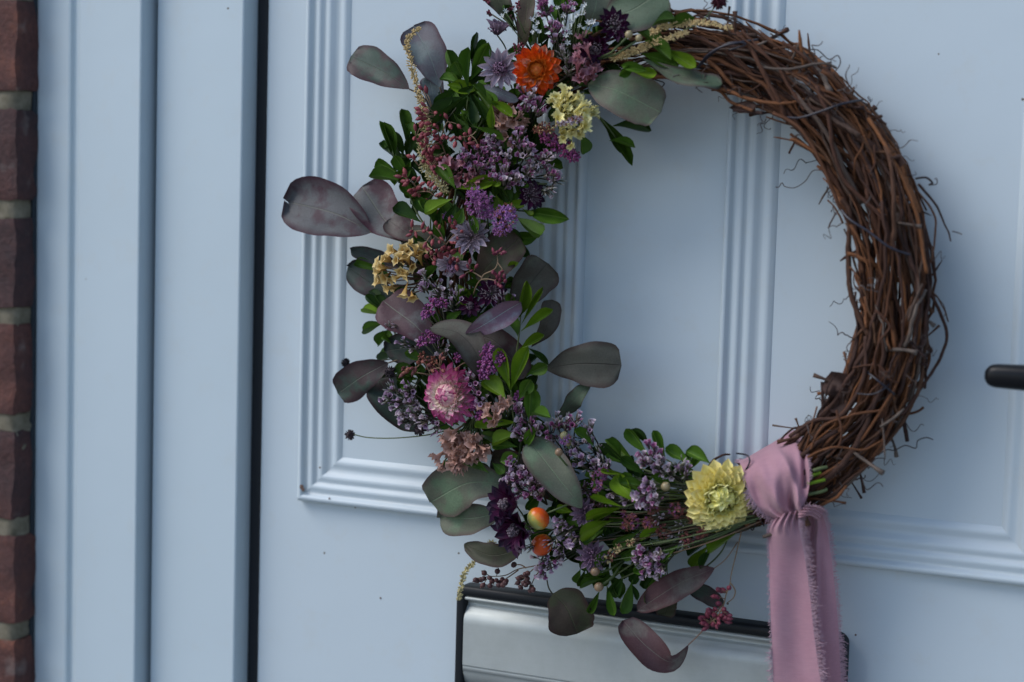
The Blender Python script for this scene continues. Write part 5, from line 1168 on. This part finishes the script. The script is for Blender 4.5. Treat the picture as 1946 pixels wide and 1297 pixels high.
buds('rust brown bud knots under the yellow strawflower', (1350, 980, .045), [(1262, 1010, 13), (1305, 1025, 13), (1335, 1012, 10), (1330, 1020, 8), (1315, 985, 10)], ['rust', 'winebud'], 1.0, 3.3, .058, 'stem_b', star=True)
buds('golden green seed tufts on the lower stems', (1260, 1000, .045), [(1165, 1050, 9), (1175, 1040, 8), (1198, 1030, 8), (1155, 1062, 8)], ['straw', 'rust'], 1.0, 3.0, .06, 'stem_t')
buds('dusty pink plume lying across the cream yellow cluster', (1050, 240, .055), [(1062, 236, 6), (1072, 234, 7), (1083, 231, 8), (1095, 228, 8), (1103, 226, 6)], ['ast_l', 'rust'], 2.4, 2.2, .079, 'stem_b')
buds('rusty seed mass left of the dusty pink plume', (1010, 250, .045), [(1035, 242, 12), (1022, 250, 10), (1045, 248, 8)], ['rust', 'straw'], 1.2, 2.6, .066, 'stem_b')
buds('brown bud sprig above the magenta and cream strawflower', (860, 720, .045), [(805, 680, 10), (815, 695, 8), (770, 705, 8), (825, 685, 8)], ['rust', 'brownbud'], 1.0, 3.6, .060, 'stem_b')
buds('dark purple seed heads in the shade at the top edge left', (985, 60, .04), [(975, 25, 12), (990, 10, 10), (930, 25, 5), (925, 2, 6), (985, 95, 14)], ['winebud', 'brownbud'], .8, 3.2, .05)
buds('mauve brown bud mass between the lower mauve flowers and the pale upright leaf', (1200, 960, .045), [(1110, 930, 16), (1130, 950, 16), (1100, 950, 12), (1150, 955, 14)], ['brownbud', 'ast_m'], .7, 3.2, .052)

# ---- branched sprays of elongated buds
def bud_spray(label, paths, tips, key, lpx=8, rpx=3.4, stemm='stem_t', cat='bud spray', hb=.064):
    r = random.Random(int(tips[0][0] * 5)); C = P(*paths[0][0])
    t = thing('bud_spray', label, cat, C, 'branched sprays of red and brown buds')
    ms = MB(); nodes = []
    for pth in paths:
        pp = px_path(pth, 6 * len(pth)); tube(ms, pp, [1.5 * pm(pp[0]) * (1 - .4 * i / len(pp)) for i in range(len(pp))], 5); nodes += catmull([tuple(p) for p in pth], 8 * len(pth))
    part('twig', ms.mesh('twig', [M[stemm]]), t)
    mesh = bud_mesh(key)
    mt = MB()
    for tp in tips:
        x, y = tp[0], tp[1]; nd = min(nodes, key=lambda q: (q[0] - x) ** 2 + (q[1] - y) ** 2 + 3 * abs((q[2] - hb) * 1000))
        h = nd[2] + r.uniform(-.002, .005); p = P(x, y, h); q = P(*nd); d = (p - q)
        if d.length < 1e-4: d = D(r.uniform(-1, 1), r.uniform(-1, 1), .5)
        d = (d.normalized() + D(r.uniform(-1, 1), r.uniform(-1, 1), .4) * .45).normalized(); s = pm(p)
        Y_ = d.orthogonal().normalized(); Z_ = d.cross(Y_); L = lpx * s * r.uniform(.8, 1.2); R_ = rpx * s * r.uniform(.85, 1.2)
        part('bud', mesh, t, mat_from(p, d * L, Y_ * R_, Z_ * R_))
        tube(mt, [q, q + (p - q) * .6 + Vector((0, 0, .0006)), p - d * L * .6], .0003, 4)
    part('pedicel', mt.mesh('pedicel', [M[stemm]]), t, kind='stuff')
    return t
_bm = {}
def bud_mesh(key):
    if key not in _bm:
        mb = MB(); blob(mb, Vector((.1, 0, 0)), Vector((1, 0, 0)), 1, .85, 0, 8, 6, -.25); blob(mb, Vector((.95, 0, 0)), Vector((1, 0, 0)), .35, .3, 0, 6, 3); _bm[key] = mb.mesh('bud', [M[key]])
    return _bm[key]
def around(cs, n, sd, seed):
    r = random.Random(seed); return [(x + r.gauss(0, sd), y + r.gauss(0, sd)) for (x, y) in cs for _ in range(n)]
bud_spray('wide red bud spray at the upper left in front of the straw coloured plume',
    [[(850, 300, .05), (838, 270, .056), (830, 240, .06), (825, 215, .06)], [(838, 262, .058), (870, 262, .064), (895, 258, .066), (905, 250, .066)], [(840, 270, .056), (812, 275, .06), (790, 262, .06)], [(845, 290, .054), (815, 305, .058), (795, 315, .056)], [(895, 258, .066), (903, 265, .066), (908, 275, .066)], [(838, 262, .06), (848, 235, .064), (855, 232, .064)]],
    around([(805, 225), (800, 240), (795, 260), (810, 262), (802, 285), (815, 290), (825, 295), (840, 300), (850, 305), (812, 310), (830, 320), (822, 250), (830, 265)], 5, 7, 1) + [(835, 218), (828, 215), (848, 222), (856, 240), (862, 262), (868, 263), (875, 262), (850, 262), (845, 260), (840, 262), (858, 265), (865, 274), (884, 275), (896, 272), (900, 272), (908, 278), (893, 264), (884, 256), (893, 252), (872, 240), (800, 168), (810, 172), (806, 200), (795, 208), (812, 212), (779, 298), (787, 300)], 'redbud')
bud_spray('small red bud spray over the green leaves above the big purple pair',
    [[(800, 385, .045), (790, 355, .052), (775, 340, .054)], [(795, 365, .05), (815, 365, .056), (828, 375, .056)]],
    [(758, 336), (770, 328), (769, 334), (772, 350), (786, 340), (795, 342), (788, 362), (795, 358), (790, 370), (780, 362), (797, 372), (810, 382), (812, 386), (826, 358), (820, 352), (832, 372), (838, 370), (775, 345), (768, 345), (808, 360), (802, 350), (783, 366), (800, 378), (815, 350)], 'redbud')
bud_spray('red bud spray at mid left between the ochre trumpets and the mauve flower',
    [[(850, 500, .05), (848, 470, .06), (838, 445, .066), (828, 432, .066)], [(848, 465, .062), (825, 448, .066), (808, 440, .066), (785, 440, .064)], [(848, 465, .062), (862, 448, .066), (875, 440, .066)], [(848, 475, .06), (830, 480, .064), (815, 490, .064)], [(848, 480, .06), (865, 490, .064), (880, 490, .062)]],
    [(783, 427), (782, 440), (778, 447), (790, 445), (803, 430), (805, 440), (812, 437), (818, 443), (828, 425), (835, 432), (840, 455), (835, 460), (862, 432), (870, 440), (878, 440), (870, 452), (865, 425), (855, 420), (810, 470), (808, 465), (815, 475), (820, 482), (826, 490), (835, 485), (830, 478), (845, 490), (852, 500), (860, 505), (862, 480), (875, 478), (882, 480), (870, 495), (850, 512), (838, 500), (825, 500), (845, 470), (822, 460), (858, 460), (866, 462), (840, 508), (856, 495), (812, 488), (868, 508)] + around([(840, 480), (845, 495), (860, 495)], 5, 8, 4), 'redbud')
bud_spray('forked spray of small dark red buds over the olive grey leaf',
    [[(900, 560, .055), (905, 545, .06), (915, 532, .066), (935, 532, .068), (950, 540, .068)], [(915, 532, .066), (920, 522, .066), (940, 512, .068), (946, 498, .068), (944, 485, .068)], [(946, 500, .068), (952, 508, .068), (955, 512, .068)], [(916, 528, .066), (900, 518, .064), (893, 516, .064)]],
    [(945, 480), (938, 478), (950, 477), (957, 480), (941, 483), (953, 483), (937, 517), (940, 520), (950, 520), (955, 516), (945, 528), (950, 533), (958, 527), (960, 535), (948, 541), (942, 536), (890, 508), (893, 498), (905, 507), (897, 515), (880, 525), (952, 545)], 'winebud', 7, 3)
bud_spray('drooping pink red bud spray on a long brown stem below the yellow strawflower',
    [[(1410, 1005, .042), (1402, 1040, .042), (1390, 1090, .042), (1388, 1108, .042)], [(1388, 1108, .042), (1397, 1122, .042), (1394, 1136, .042), (1382, 1146, .042)], [(1388, 1108, .042), (1380, 1130, .044), (1375, 1150, .044), (1365, 1168, .044), (1350, 1184, .044)], [(1375, 1150, .044), (1364, 1172, .046), (1356, 1180, .046)]],
    [(1385, 1118), (1370, 1124), (1366, 1122), (1376, 1123), (1358, 1134), (1364, 1136), (1367, 1148), (1355, 1162), (1350, 1165), (1345, 1170), (1338, 1176), (1332, 1176), (1358, 1170), (1365, 1175), (1376, 1158), (1378, 1165), (1374, 1175), (1384, 1176), (1382, 1182), (1362, 1190), (1344, 1188), (1338, 1184), (1356, 1186), (1366, 1184), (1342, 1194), (1348, 1160), (1360, 1158), (1370, 1170), (1378, 1174), (1386, 1170)], 'winebud', 8, 4)
bud_spray('brown bud twig pointing left just above the letter plate',
    [[(1060, 1062, .045), (1020, 1075, .045), (985, 1082, .044), (960, 1094, .044), (930, 1096, .042)], [(985, 1084, .044), (965, 1098, .044), (945, 1110, .044)], [(1030, 1072, .045), (1010, 1085, .044), (1000, 1100, .044)], [(1000, 1080, .044), (990, 1074, .044), (980, 1074, .044)], [(1045, 1070, .044), (1020, 1092, .044), (1010, 1112, .044)]],
    [(921, 1090), (904, 1102), (908, 1103), (915, 1102), (920, 1100), (918, 1112), (930, 1098), (935, 1104), (932, 1114), (944, 1104), (950, 1108), (955, 1102), (960, 1108), (948, 1112), (955, 1112), (962, 1104), (977, 1074), (987, 1100), (985, 1108), (992, 1098), (998, 1092), (1002, 1100), (996, 1108), (990, 1116), (1000, 1112), (1005, 1108), (1010, 1115), (1008, 1122), (1013, 1120), (1003, 1090), (945, 1087)], 'brownbud', 6, 4.6, 'stem_b')
bud_spray('thin brown bud twigs reaching over the top of the pink strawflower',
    [[(905, 700, .06), (885, 690, .064), (868, 700, .066)], [(830, 740, .06), (815, 705, .064), (805, 690, .064), (790, 700, .064)], [(815, 705, .064), (835, 700, .066), (842, 712, .066)]],
    [(790, 702), (785, 708), (783, 700), (765, 712), (772, 708), (842, 705), (838, 718), (815, 695), (822, 705), (842, 682), (838, 678), (795, 690), (803, 688), (868, 702), (776, 702)], 'rust', 8, 3)

# ---- straw coloured plumes
def plume(label, path, wpx, key, n, fpx=3.9, cat='grass plume'):
    r = random.Random(int(path[0][0])); pts = catmull([tuple(p) for p in path], n)
    t = thing('straw_plume', label, cat, P(*path[0]), 'straw coloured plumes')
    stem(t, path, 1.2, .8, M['stem_t'])
    mb = MB()
    for i, q in enumerate(pts):
        f = i / n; p0 = P(*q); s = pm(p0); ww = wpx * (1 - .45 * f ** 2)
        for k in range(5):
            a = r.uniform(0, 6.2832); o = D(math.cos(a), math.sin(a), r.uniform(-.2, 1)); c = p0 + o * s * ww * r.uniform(.25, 1)
            blob(mb, c, o + Vector((0, 0, .3)), fpx * .5 * s, fpx * s * r.uniform(.7, 1.2), 0, 5, 3, .5)
    part('seeds', mb.mesh('seeds', [M[key]]), t, kind='stuff')
    return t
plume('straw coloured plume standing at the upper left in front of the blue grey leaf', [(803, 235, .045), (806, 205, .046), (797, 185, .046), (790, 155, .046), (782, 125, .046), (774, 90, .044), (778, 70, .044), (796, 55, .042)], 9, 'straw', 70)
plume('greenish straw plume running down behind the upper red buds', [(800, 205, .046), (812, 235, .05), (808, 270, .052), (806, 300, .052), (812, 325, .052), (830, 345, .054), (850, 362, .052)], 15, 'straw_g', 120, 3.2)
plume('upper straw coloured plume over the vine at the top', [(1240, 62, .058), (1262, 52, .058), (1300, 46, .058), (1340, 44, .058), (1388, 54, .056)], 8, 'straw', 62)
plume('lower straw coloured plume beside its twin at the top of the vine', [(1165, 110, .055), (1190, 102, .058), (1225, 90, .06), (1262, 76, .06), (1304, 62, .058)], 10, 'straw', 72)
plume('drooping pale plume at the left end of the letter plate', [(935, 1030, .04), (908, 1062, .04), (885, 1085, .04), (878, 1110, .04), (872, 1140, .04)], 6, 'straw_g', 44)
plume('rosy brown plume under the upper dark leaf deep at left', [(815, 300, .045), (835, 330, .05), (850, 350, .05)], 10, 'peach', 40)

# ---- star flowers (masterwort)
def starf(label, cx, cy, h, rpx, nrm, bk, sk, nb=14, seed=0, dome=.55, wd=.30, tilt=14, partial=1.0, cat='masterwort flower'):
    r = random.Random(seed + 50); C = P(cx, cy, h); R = rpx * pm(C); n = nrm.normalized(); u = n.orthogonal().normalized(); v = n.cross(u)
    t = thing('star_flower', label, cat, C, 'starry masterwort flowers')
    me = [petal_mesh('petal', [M[bk]], .8, .75, 1, .02 + .04 * i, .25) for i in range(2)]
    for ring in range(2):
        for k in range(nb if ring == 0 else nb // 2):
            ph = 6.2832 * (k + .5 * ring + r.uniform(-.15, .15)) / (nb if ring == 0 else nb // 2); ra = u * math.cos(ph) + v * math.sin(ph); ti = rad(tilt + ring * 9 + r.uniform(-7, 7))
            X_ = ra * math.cos(ti) + n * math.sin(ti); Z_ = n * math.cos(ti) - ra * math.sin(ti); Y_ = Z_.cross(X_); L = R * (1 - .12 * ring) * r.uniform(.88, 1.05)
            part('petal', r.choice(me), t, mat_from(C + ra * R * .08, X_ * L, Y_ * R * wd * r.uniform(.85, 1.15), Z_ * L))
    mb = MB()
    for k in range(75):
        q = math.sqrt(r.random()); a = r.uniform(0, 6.2832); ra = u * math.cos(a) + v * math.sin(a)
        b = C + ra * q * R * .15; e = C + ra * q * R * dome + n * R * (.22 + .38 * math.sqrt(max(0, 1 - q * q))) * r.uniform(.8, 1.1)
        tube(mb, [b, (b + e) / 2 + n * R * .04, e], .0002, 3, cap=False); blob(mb, e, n, R * .042, R * .055, 1, 5, 3)
    part('stamens', mb.mesh('stamens', [M[sk], M['stam_d' if sk == 'stam_d' else 'stam_l']]), t, kind='stuff')
    stem(t, [(cx, cy, h - .003), (cx + 14, cy + 20, h - .015), (cx + 22, cy + 40, h - .03)], 1.4, 1.4, M['stem_g'])
    return t
starf('lilac star flower facing out, left of the orange strawflower', 952, 131, .060, 42, D(-.12, .1, 1), 'ast_l', 'stam_l', 14, 1, dome=.34)
starf('mauve star flower seen from the side, highest at the upper left', 944, 66, .048, 34, D(.12, -.85, .35), 'ast_m', 'stam_l', 11, 2, tilt=48, wd=.34)
starf('dusty mauve star flower with a big dotted dome right of the middle red buds', 896, 452, .064, 40, D(-.1, -.25, 1), 'ast_l', 'stam_d', 14, 3, dome=.8)
starf('lilac star flower facing down under the middle red bud spray', 862, 498, .056, 36, D(-.1, .8, .55), 'ast_l', 'stam_l', 13, 4, dome=.35)
starf('mauve star flower nearest the slender light green leaflets', 1112, 975, .058, 30, D(-.35, -.2, .9), 'ast_m', 'stam_l', 12, 5, dome=.7)
starf('mauve star flower beneath, in the lower stems above the hanging green leaves', 1128, 1056, .060, 34, D(-.25, .1, 1), 'ast_m', 'stam_l', 12, 6, dome=.7)
starf('upper burgundy star flower of the pair left of the rose hip', 980, 960, .064, 60, D(-.85, -.10, .55), 'ast_d', 'stam_d', 13, 7, dome=.2, wd=.40, tilt=38)
starf('lower burgundy star flower of the pair left of the rose hip', 990, 1000, .066, 58, D(-.65, .35, .7), 'ast_d', 'stam_d', 13, 8, dome=.2, wd=.42, tilt=36)
starf('burgundy star flower with dotted centre beside the round olive leaf at the top', 1163, 50, .062, 38, D(.25, -.05, 1), 'ast_d', 'stam_d', 12, 9, dome=.62, wd=.36, tilt=26)
starf('burgundy star flower seen from behind the rose pink statice', 1132, 88, .056, 36, D(-.1, .4, .8), 'ast_d', 'stam_d', 12, 10, dome=.4, wd=.4, tilt=30)
starf('burgundy star flower at the inner edge above the long dark green leaf', 1006, 372, .054, 32, D(.45, -.05, .9), 'ast_d', 'stam_d', 12, 11, dome=.7, wd=.38)
starf('nearly black star flower in the hollow below the forked dark red buds', 934, 558, .056, 32, D(.05, -.1, 1), 'ast_d', 'stam_d', 12, 12, dome=.7, wd=.38)
starf('dark wine star flower above the silvery leaf, left in the hollow', 895, 578, .054, 26, D(-.2, .4, .9), 'ast_d', 'stam_d', 10, 13, dome=.3, wd=.4)

# white starry everlasting tips
def white_stars(label, spots, org, seed):
    r = random.Random(seed); C = P(*org); t = thing('white_star_spray', label, 'starry spray', C, 'white starry sprays')
    me = petal_mesh('petal', [M['star']], .8, .9, .32, .08, .2, 4, 3); ms = MB()
    for (x, y, rp) in spots:
        c = P(x, y, .064 + r.uniform(-.003, .004)); s = pm(c) * rp; n = D(r.uniform(-.5, .5), r.uniform(-.6, .2), 1); u = n.orthogonal().normalized(); v = n.cross(u)
        mb = MB()
        for k in range(6):
            ph = 6.2832 * (k + r.uniform(-.2, .2)) / 6; ra = u * math.cos(ph) + v * math.sin(ph); ti = rad(r.uniform(10, 40)); X_ = ra * math.cos(ti) + n * math.sin(ti); Z_ = n * math.cos(ti) - ra * math.sin(ti); Y_ = Z_.cross(X_)
            m4 = mat_from(c, X_ * s, Y_ * s, Z_ * s); b = len(mb.v)
            for vv in me.vertices: mb.v.append(m4 @ vv.co)
            for pl in me.polygons: mb.face([b + i for i in pl.vertices], [tuple(me.uv_layers[0].data[li].uv) for li in pl.loop_indices])
        part('star', mb.mesh('star', [M['star']]), t); tube(ms, [C, (C + c) / 2, c], .0004, 4)
    part('stalk', ms.mesh('stalk', [M['stem_g']]), t, kind='stuff')
white_stars('white starry flowers at the top edge right of the purple upright spray', [(1083, 42, 8), (1095, 28, 8), (1108, 26, 9), (1105, 15, 8), (1070, 30, 7), (1118, 45, 9), (1128, 42, 8), (1075, 68, 8), (1082, 62, 7), (1078, 82, 8), (1102, 50, 6), (1090, 16, 7), (1112, 10, 7), (1060, 15, 6), (1073, 55, 7)], (1085, 120, .045), 1)
white_stars('faint white starry flowers at the top edge above the orange strawflower', [(1010, 38, 8), (1016, 55, 8), (1022, 45, 7), (1018, 30, 8), (1025, 62, 7), (1012, 62, 6), (960, 22, 7), (955, 30, 6), (978, 20, 6)], (1018, 110, .04), 2)

# ---- round heads, hips, berries
def roundhead(label, cx, cy, h, rpx, key, stempath, seed, smat='stem_g'):
    r = random.Random(seed); C = P(cx, cy, h); R = rpx * pm(C); t = thing('seedhead', label, 'seedhead', C, 'round dark seedheads')
    mb = MB(); blob(mb, C, Vector((0, 0, 1)), R * .72, R * .72, 0, 12, 8)
    for k in range(110):
        z = r.uniform(-1, 1); a = r.uniform(0, 6.2832); d = Vector((math.sqrt(1 - z * z) * math.cos(a), math.sqrt(1 - z * z) * math.sin(a), z))
        blob(mb, C + d * R * .82, d, R * .13, R * r.uniform(.2, .3), 0, 4, 3, .6)
    part('head', mb.mesh('head', [M[key]]), t); stem(t, stempath, 1.2, 1.3, M[smat]); return t
roundhead('brown seedhead on a long green stalk sticking out left over the door moulding', 665, 827, .04, 10.5, 'scab', [(673, 826, .04), (700, 832, .038), (750, 833, .038), (812, 827, .038), (860, 815, .035)], 1)
roundhead('black seedhead peeping above the slate leaf with the nicked tip', 657, 690, .03, 9, 'scab_k', [(663, 692, .03), (700, 690, .03), (745, 682, .028)], 2, 'stem_d')
roundhead('brown seedhead just right of the nicked slate leaf', 742, 707, .05, 12, 'scab', [(750, 712, .05), (780, 725, .04), (800, 735, .035)], 3)
roundhead('dark seedhead at the left beneath the pink strawflower', 797, 817, .052, 12, 'scab', [(805, 812, .05), (830, 800, .045), (850, 790, .04)], 4)
roundhead('burgundy seedhead on a green stalk rising past the top edge', 1367, 2, .045, 17, 'burg', [(1360, 12, .045), (1340, 35, .05), (1322, 48, .052), (1290, 62, .05)], 5)
def hip(label, cx, cy, h, rpx, green_dir, seed, elong=1.1):
    t = thing('rose_hip', label, 'rose hip', P(cx, cy, h), 'orange rose hips'); mb = MB()
    blob(mb, Vector((0, 0, 0)), Vector((0, 0, 1)), 1, elong, 0, 22, 14); me = mb.mesh('fruit', [M['hip']])
    C = P(cx, cy, h); s = rpx * pm(C); X_ = -green_dir.normalized(); Z_ = X_.orthogonal().normalized(); Y_ = Z_.cross(X_)
    part('fruit', me, t, mat_from(C, X_ * s, Y_ * s, Z_ * s))
    mb = MB(); r = random.Random(seed)
    for k in range(6):
        a = k * 1.05; d = (green_dir.normalized() + (Y_ * math.cos(a) + Z_ * math.sin(a)) * .5).normalized(); blob(mb, C + green_dir.normalized() * s * .95 + d * s * .15, d, s * .07, s * .3, 0, 4, 3, .7)
    part('sepal', mb.mesh('sepal', [M['hip_ped']]), t)
    stem(t, [(cx + 12, cy - 8, h - .004), (cx + 35, cy - 18, h - .004), (cx + 70, cy - 32, h - .01)], 1.8, 2.2, M['stem_g'])
hip('glossy rose hip shading from green to orange', 1023, 986, .068, 20.5, D(-.75, .65, .05), 1)
hip('second rose hip, deep orange, half covered by florets', 1030, 1036, .056, 20, D(.3, -.2, -1), 2)
def berries(label, spots, key, org):
    t = thing('berry_sprig', label, 'berry sprig', P(*org), 'small round berries'); ms = MB()
    for (x, y, r_, h) in spots:
        C = P(x, y, h); s = r_ * pm(C); mb = MB(); blob(mb, Vector((0, 0, 0)), D(.3, -.5, .5), 1, 1.05, 0, 14, 9); blob(mb, D(.3, -.5, .5) * 1.05, D(.3, -.5, .5), .3, .2, 0, 6, 3)
        part('berry', mb.mesh('berry', [M[key]]), t, Matrix.Translation(C) @ Matrix.Scale(s, 4)); tube(ms, [P(*org), (P(*org) + C) / 2 + Vector((0, 0, -.003)), C - D(.3, -.5, .5) * s * .8], .0007, 5)
    part('stalk', ms.mesh('stalk', [M['stem_g']]), t); return t
berries('two small green berries on stalks at the top beside the straw plumes', [(1195, 66, 7.5, .068), (1214, 73, 7, .066)], 'berry_g', (1130, 115, .055))
berries('small green berries behind the pale upright leaf', [(1072, 828, 8, .064), (1080, 842, 7, .06)], 'berry_g', (1120, 900, .045))
berries('single tan berry on the edge of the pale upright leaf', [(1062, 860, 7.5, .078)], 'berry_t', (1100, 900, .05))
berries('pale tan berries low between the hanging green leaves', [(1131, 1086, 9, .062), (1138, 1116, 9, .056)], 'berry_t', (1190, 1060, .045))
berries('green and pink berry left of the yellow strawflower', [(1265, 925, 9, .066)], 'berry_g', (1320, 925, .05))

# ---- bundle of bare stems running to the ribbon
t = thing('stem_bundle', 'bundle of thin green and brown stems running from the lower flowers under the ribbon', 'stem bundle', P(1430, 970, .045))
rs_ = random.Random(21)
for k in range(64):
    f = rs_.random(); ex = rs_.uniform(1090, 1260); ey = 900 + (ex - 1090) * -.05 + f * 185; sy = 925 + f * 75 + rs_.uniform(-8, 8)
    h = rs_.uniform(.040, .060); mk = rs_.choice(['stem_g', 'stem_g', 'stem_g', 'stem_d', 'stem_d', 'stem_b'])
    mid = ((ex + 1440) / 2, (ey + sy) / 2 + rs_.uniform(-8, 18), h + .004)
    stem(t, [(rs_.uniform(1420, 1450), sy, h - .006), mid, (ex, ey, h)], rs_.uniform(.9, 1.9), rs_.uniform(.7, 1.1), M[mk], sides=5, n=12)
for (pts, mk) in [([(1545, 895, .058), (1560, 890, .056), (1572, 888, .054)], 'stem_g'), ([(1535, 920, .058), (1555, 915, .056), (1568, 912, .054)], 'leaf_y'), ([(1535, 940, .056), (1560, 935, .054), (1572, 930, .052)], 'stem_g'), ([(1540, 905, .058), (1555, 900, .056), (1560, 897, .056)], 'leaf_y')]:
    stem(t, pts, 3.6, 3.2, M[mk], sides=7)
stem(t, [(1395, 980, .045), (1330, 1020, .05), (1290, 1050, .05), (1180, 1100, .045)], 2, 1.5, M['stem_g'])
# ------------------------------------------------------------------ ribbon
rib = thing('ribbon', 'dusty pink chiffon ribbon tied round the wreath, two frayed tails hanging over the letter plate', 'ribbon', P(1515, 972, .055))
def cloth(name, rows, nu, nv, disp, mat=None):
    """rows: list of (Lx,Ly,Lh, Rx,Ry,Rh)"""
    rr = catmull([tuple(r) for r in rows], nu); mb = MB(); edge = ([], [])
    for i, q in enumerate(rr):
        for j in range(nv):
            f = j / (nv - 1); u = i / (nu - 1)
            x = q[0] + (q[3] - q[0]) * f; y = q[1] + (q[4] - q[1]) * f; h = q[2] + (q[5] - q[2]) * f + disp(u, f)
            p = P(x, y, h); mb.v.append(p)
            if j == 0: edge[0].append(p)
            if j == nv - 1: edge[1].append(p)
    grid_faces(mb, 0, nu, nv)
    part(name, mb.mesh(name, [M['ribbon']]), rib)
    return edge
def g_(x, c, w): return math.exp(-((x - c) / w) ** 2)
def band_disp(u, f):
    d = .0048 * math.sin(math.pi * f) * (1 - .3 * u)
    d -= .0062 * g_(f - (.60 + .42 * max(0, .45 - u)), .30 + u * .05, .035) * (u < .62)         # crease from the inner edge
    d += .0030 * g_(f, .30 + .45 * u + .2, .05) * min(1, u * 2)
    d -= .0050 * g_(f, .62 + .1 * u, .07) * max(0, (u - .45)) * 2                             # pocket above the knot
    d += .0040 * g_(f, .80, .06) * max(0, (u - .4)) * 2
    d += .0026 * math.sin(9 * f + 7 * u) * (.3 + .7 * u) + .0016 * math.sin(17 * f - 9 * u + 1) + .0011 * math.sin(31 * f + 12 * u) * u
    return d + noise.noise(Vector((u * 3, f * 4, 1))) * .0015
e1 = cloth('ribbon_band', [(1424, 872, .000, 1505, 826, .000), (1412, 874, .020, 1510, 818, .020), (1406, 880, .042, 1524, 842, .044), (1414, 905, .056, 1537, 880, .056), (1426, 940, .058, 1538, 918, .058), (1444, 968, .056, 1534, 944, .058), (1472, 986, .052, 1528, 962, .056), (1500, 986, .050, 1526, 972, .054)], 54, 46, band_disp)
# knot: gathered cloth
e4 = cloth('knot', [(1512, 985, .046, 1514, 964, .050), (1518, 984, .058, 1522, 962, .060), (1528, 982, .061, 1534, 962, .062), (1542, 982, .058, 1550, 964, .058), (1556, 990, .048, 1566, 972, .050)], 26, 22, lambda u, f: .0016 * math.sin(math.pi * f) + .0014 * math.sin(24 * f + 5 * u))
def tail1(u, f):
    g = max(0, 1 - u * 4)
    return .004 * math.sin(math.pi * f) * (1 - .5 * u) + .0034 * g * math.sin(26 * f + 2 * u) + .0022 * math.sin(5 * f + 3 * u) + noise.noise(Vector((u * 2.5, f * 1.5, 4))) * .0035
e2 = cloth('ribbon_tail', [(1478, 978, .050, 1524, 968, .054), (1464, 1002, .052, 1518, 990, .056), (1461, 1022, .050, 1522, 1018, .054), (1462, 1060, .048, 1530, 1060, .050), (1463, 1130, .046, 1540, 1130, .048), (1466, 1210, .044, 1548, 1210, .046), (1470, 1297, .042, 1560, 1297, .044), (1474, 1390, .04, 1570, 1390, .042), (1476, 1430, .04, 1574, 1430, .042)], 80, 30, tail1)
def tail2(u, f):
    g = max(0, 1 - u * 5); c = .70 - .55 * min(1, u * 1.7)
    return .0022 * g * math.sin(22 * f) - .0045 * g_(f, c, .10) * (1 - .6 * u) + .0030 * g_(f, c + .16, .10) * (1 - .6 * u) + noise.noise(Vector((u * 2.5, f * 1.5, 9))) * .003
e3 = cloth('ribbon_tail', [(1524, 968, .046, 1554, 966, .048), (1522, 985, .045, 1562, 976, .048), (1527, 1010, .041, 1570, 996, .045), (1526, 1040, .038, 1576, 1030, .042), (1530, 1100, .034, 1584, 1090, .038), (1536, 1180, .032, 1592, 1170, .034), (1545, 1260, .030, 1597, 1250, .032), (1550, 1330, .030, 1600, 1330, .032), (1554, 1420, .03, 1602, 1420, .032)], 80, 26, tail2)
# frayed threads along every raw edge
rt_ = random.Random(3); mb = MB()
def fray(edge, side, dens=5, L0=6.5, sl=slice(None)):
    E_ = edge[sl]
    for i in range(len(E_) - 1):
        for k in range(dens):
            p = E_[i].lerp(E_[i + 1], rt_.random()); t_ = (E_[i + 1] - E_[i]).normalized(); o = (RT * side - t_ * RT.dot(t_) * side)
            d = (o.normalized() + t_ * rt_.uniform(-.5, .9) - FW * rt_.uniform(-.4, .5)).normalized(); s = pm(p); L = L0 * s * rt_.uniform(.35, 1.25)
            c = noise.noise_vector(p * 400 + Vector((k, 0, 0))) * 1.0
            pts = [p - o.normalized() * s, p + d * L * .35 + c * L * .1, p + d * L * .7 + c * L * .35, p + d * L + c * L * .7]
            tube(mb, pts, rt_.uniform(.00013, .0002), 3, cap=False)
fray(e2[1], 1, 14, 13); fray(e2[0], -1, 5, 5); fray(e2[0], -1, 7, 12, slice(52, 66)); fray(e3[1], 1, 9, 8); fray(e3[1], 1, 8, 12, slice(54, 80)); fray(e1[1], 1, 6, 6, slice(8, 30)); fray(e1[0], -1, 6, 9, slice(6, 16)); fray(e1[0], -1, 9, 12, slice(28, 50)); fray(e4[1], 1, 7, 8)
# threads running loose along the edges
for E_, sd in ((e2[1], 1), (e3[1], 1), (e1[0], -1)):
    for k in range(7):
        a = rt_.randint(0, len(E_) - 14); pts = []
        for i in range(a, a + 12):
            p = E_[i]; s = pm(p); pts.append(p + RT * sd * s * (1.5 + 3 * rt_.random()) + noise.noise_vector(p * 300) * s * 3)
        tube(mb, pts, .00012, 3, cap=False)
part('frayed_threads', mb.mesh('frayed_threads', [M['thread']]), rib, kind='stuff')
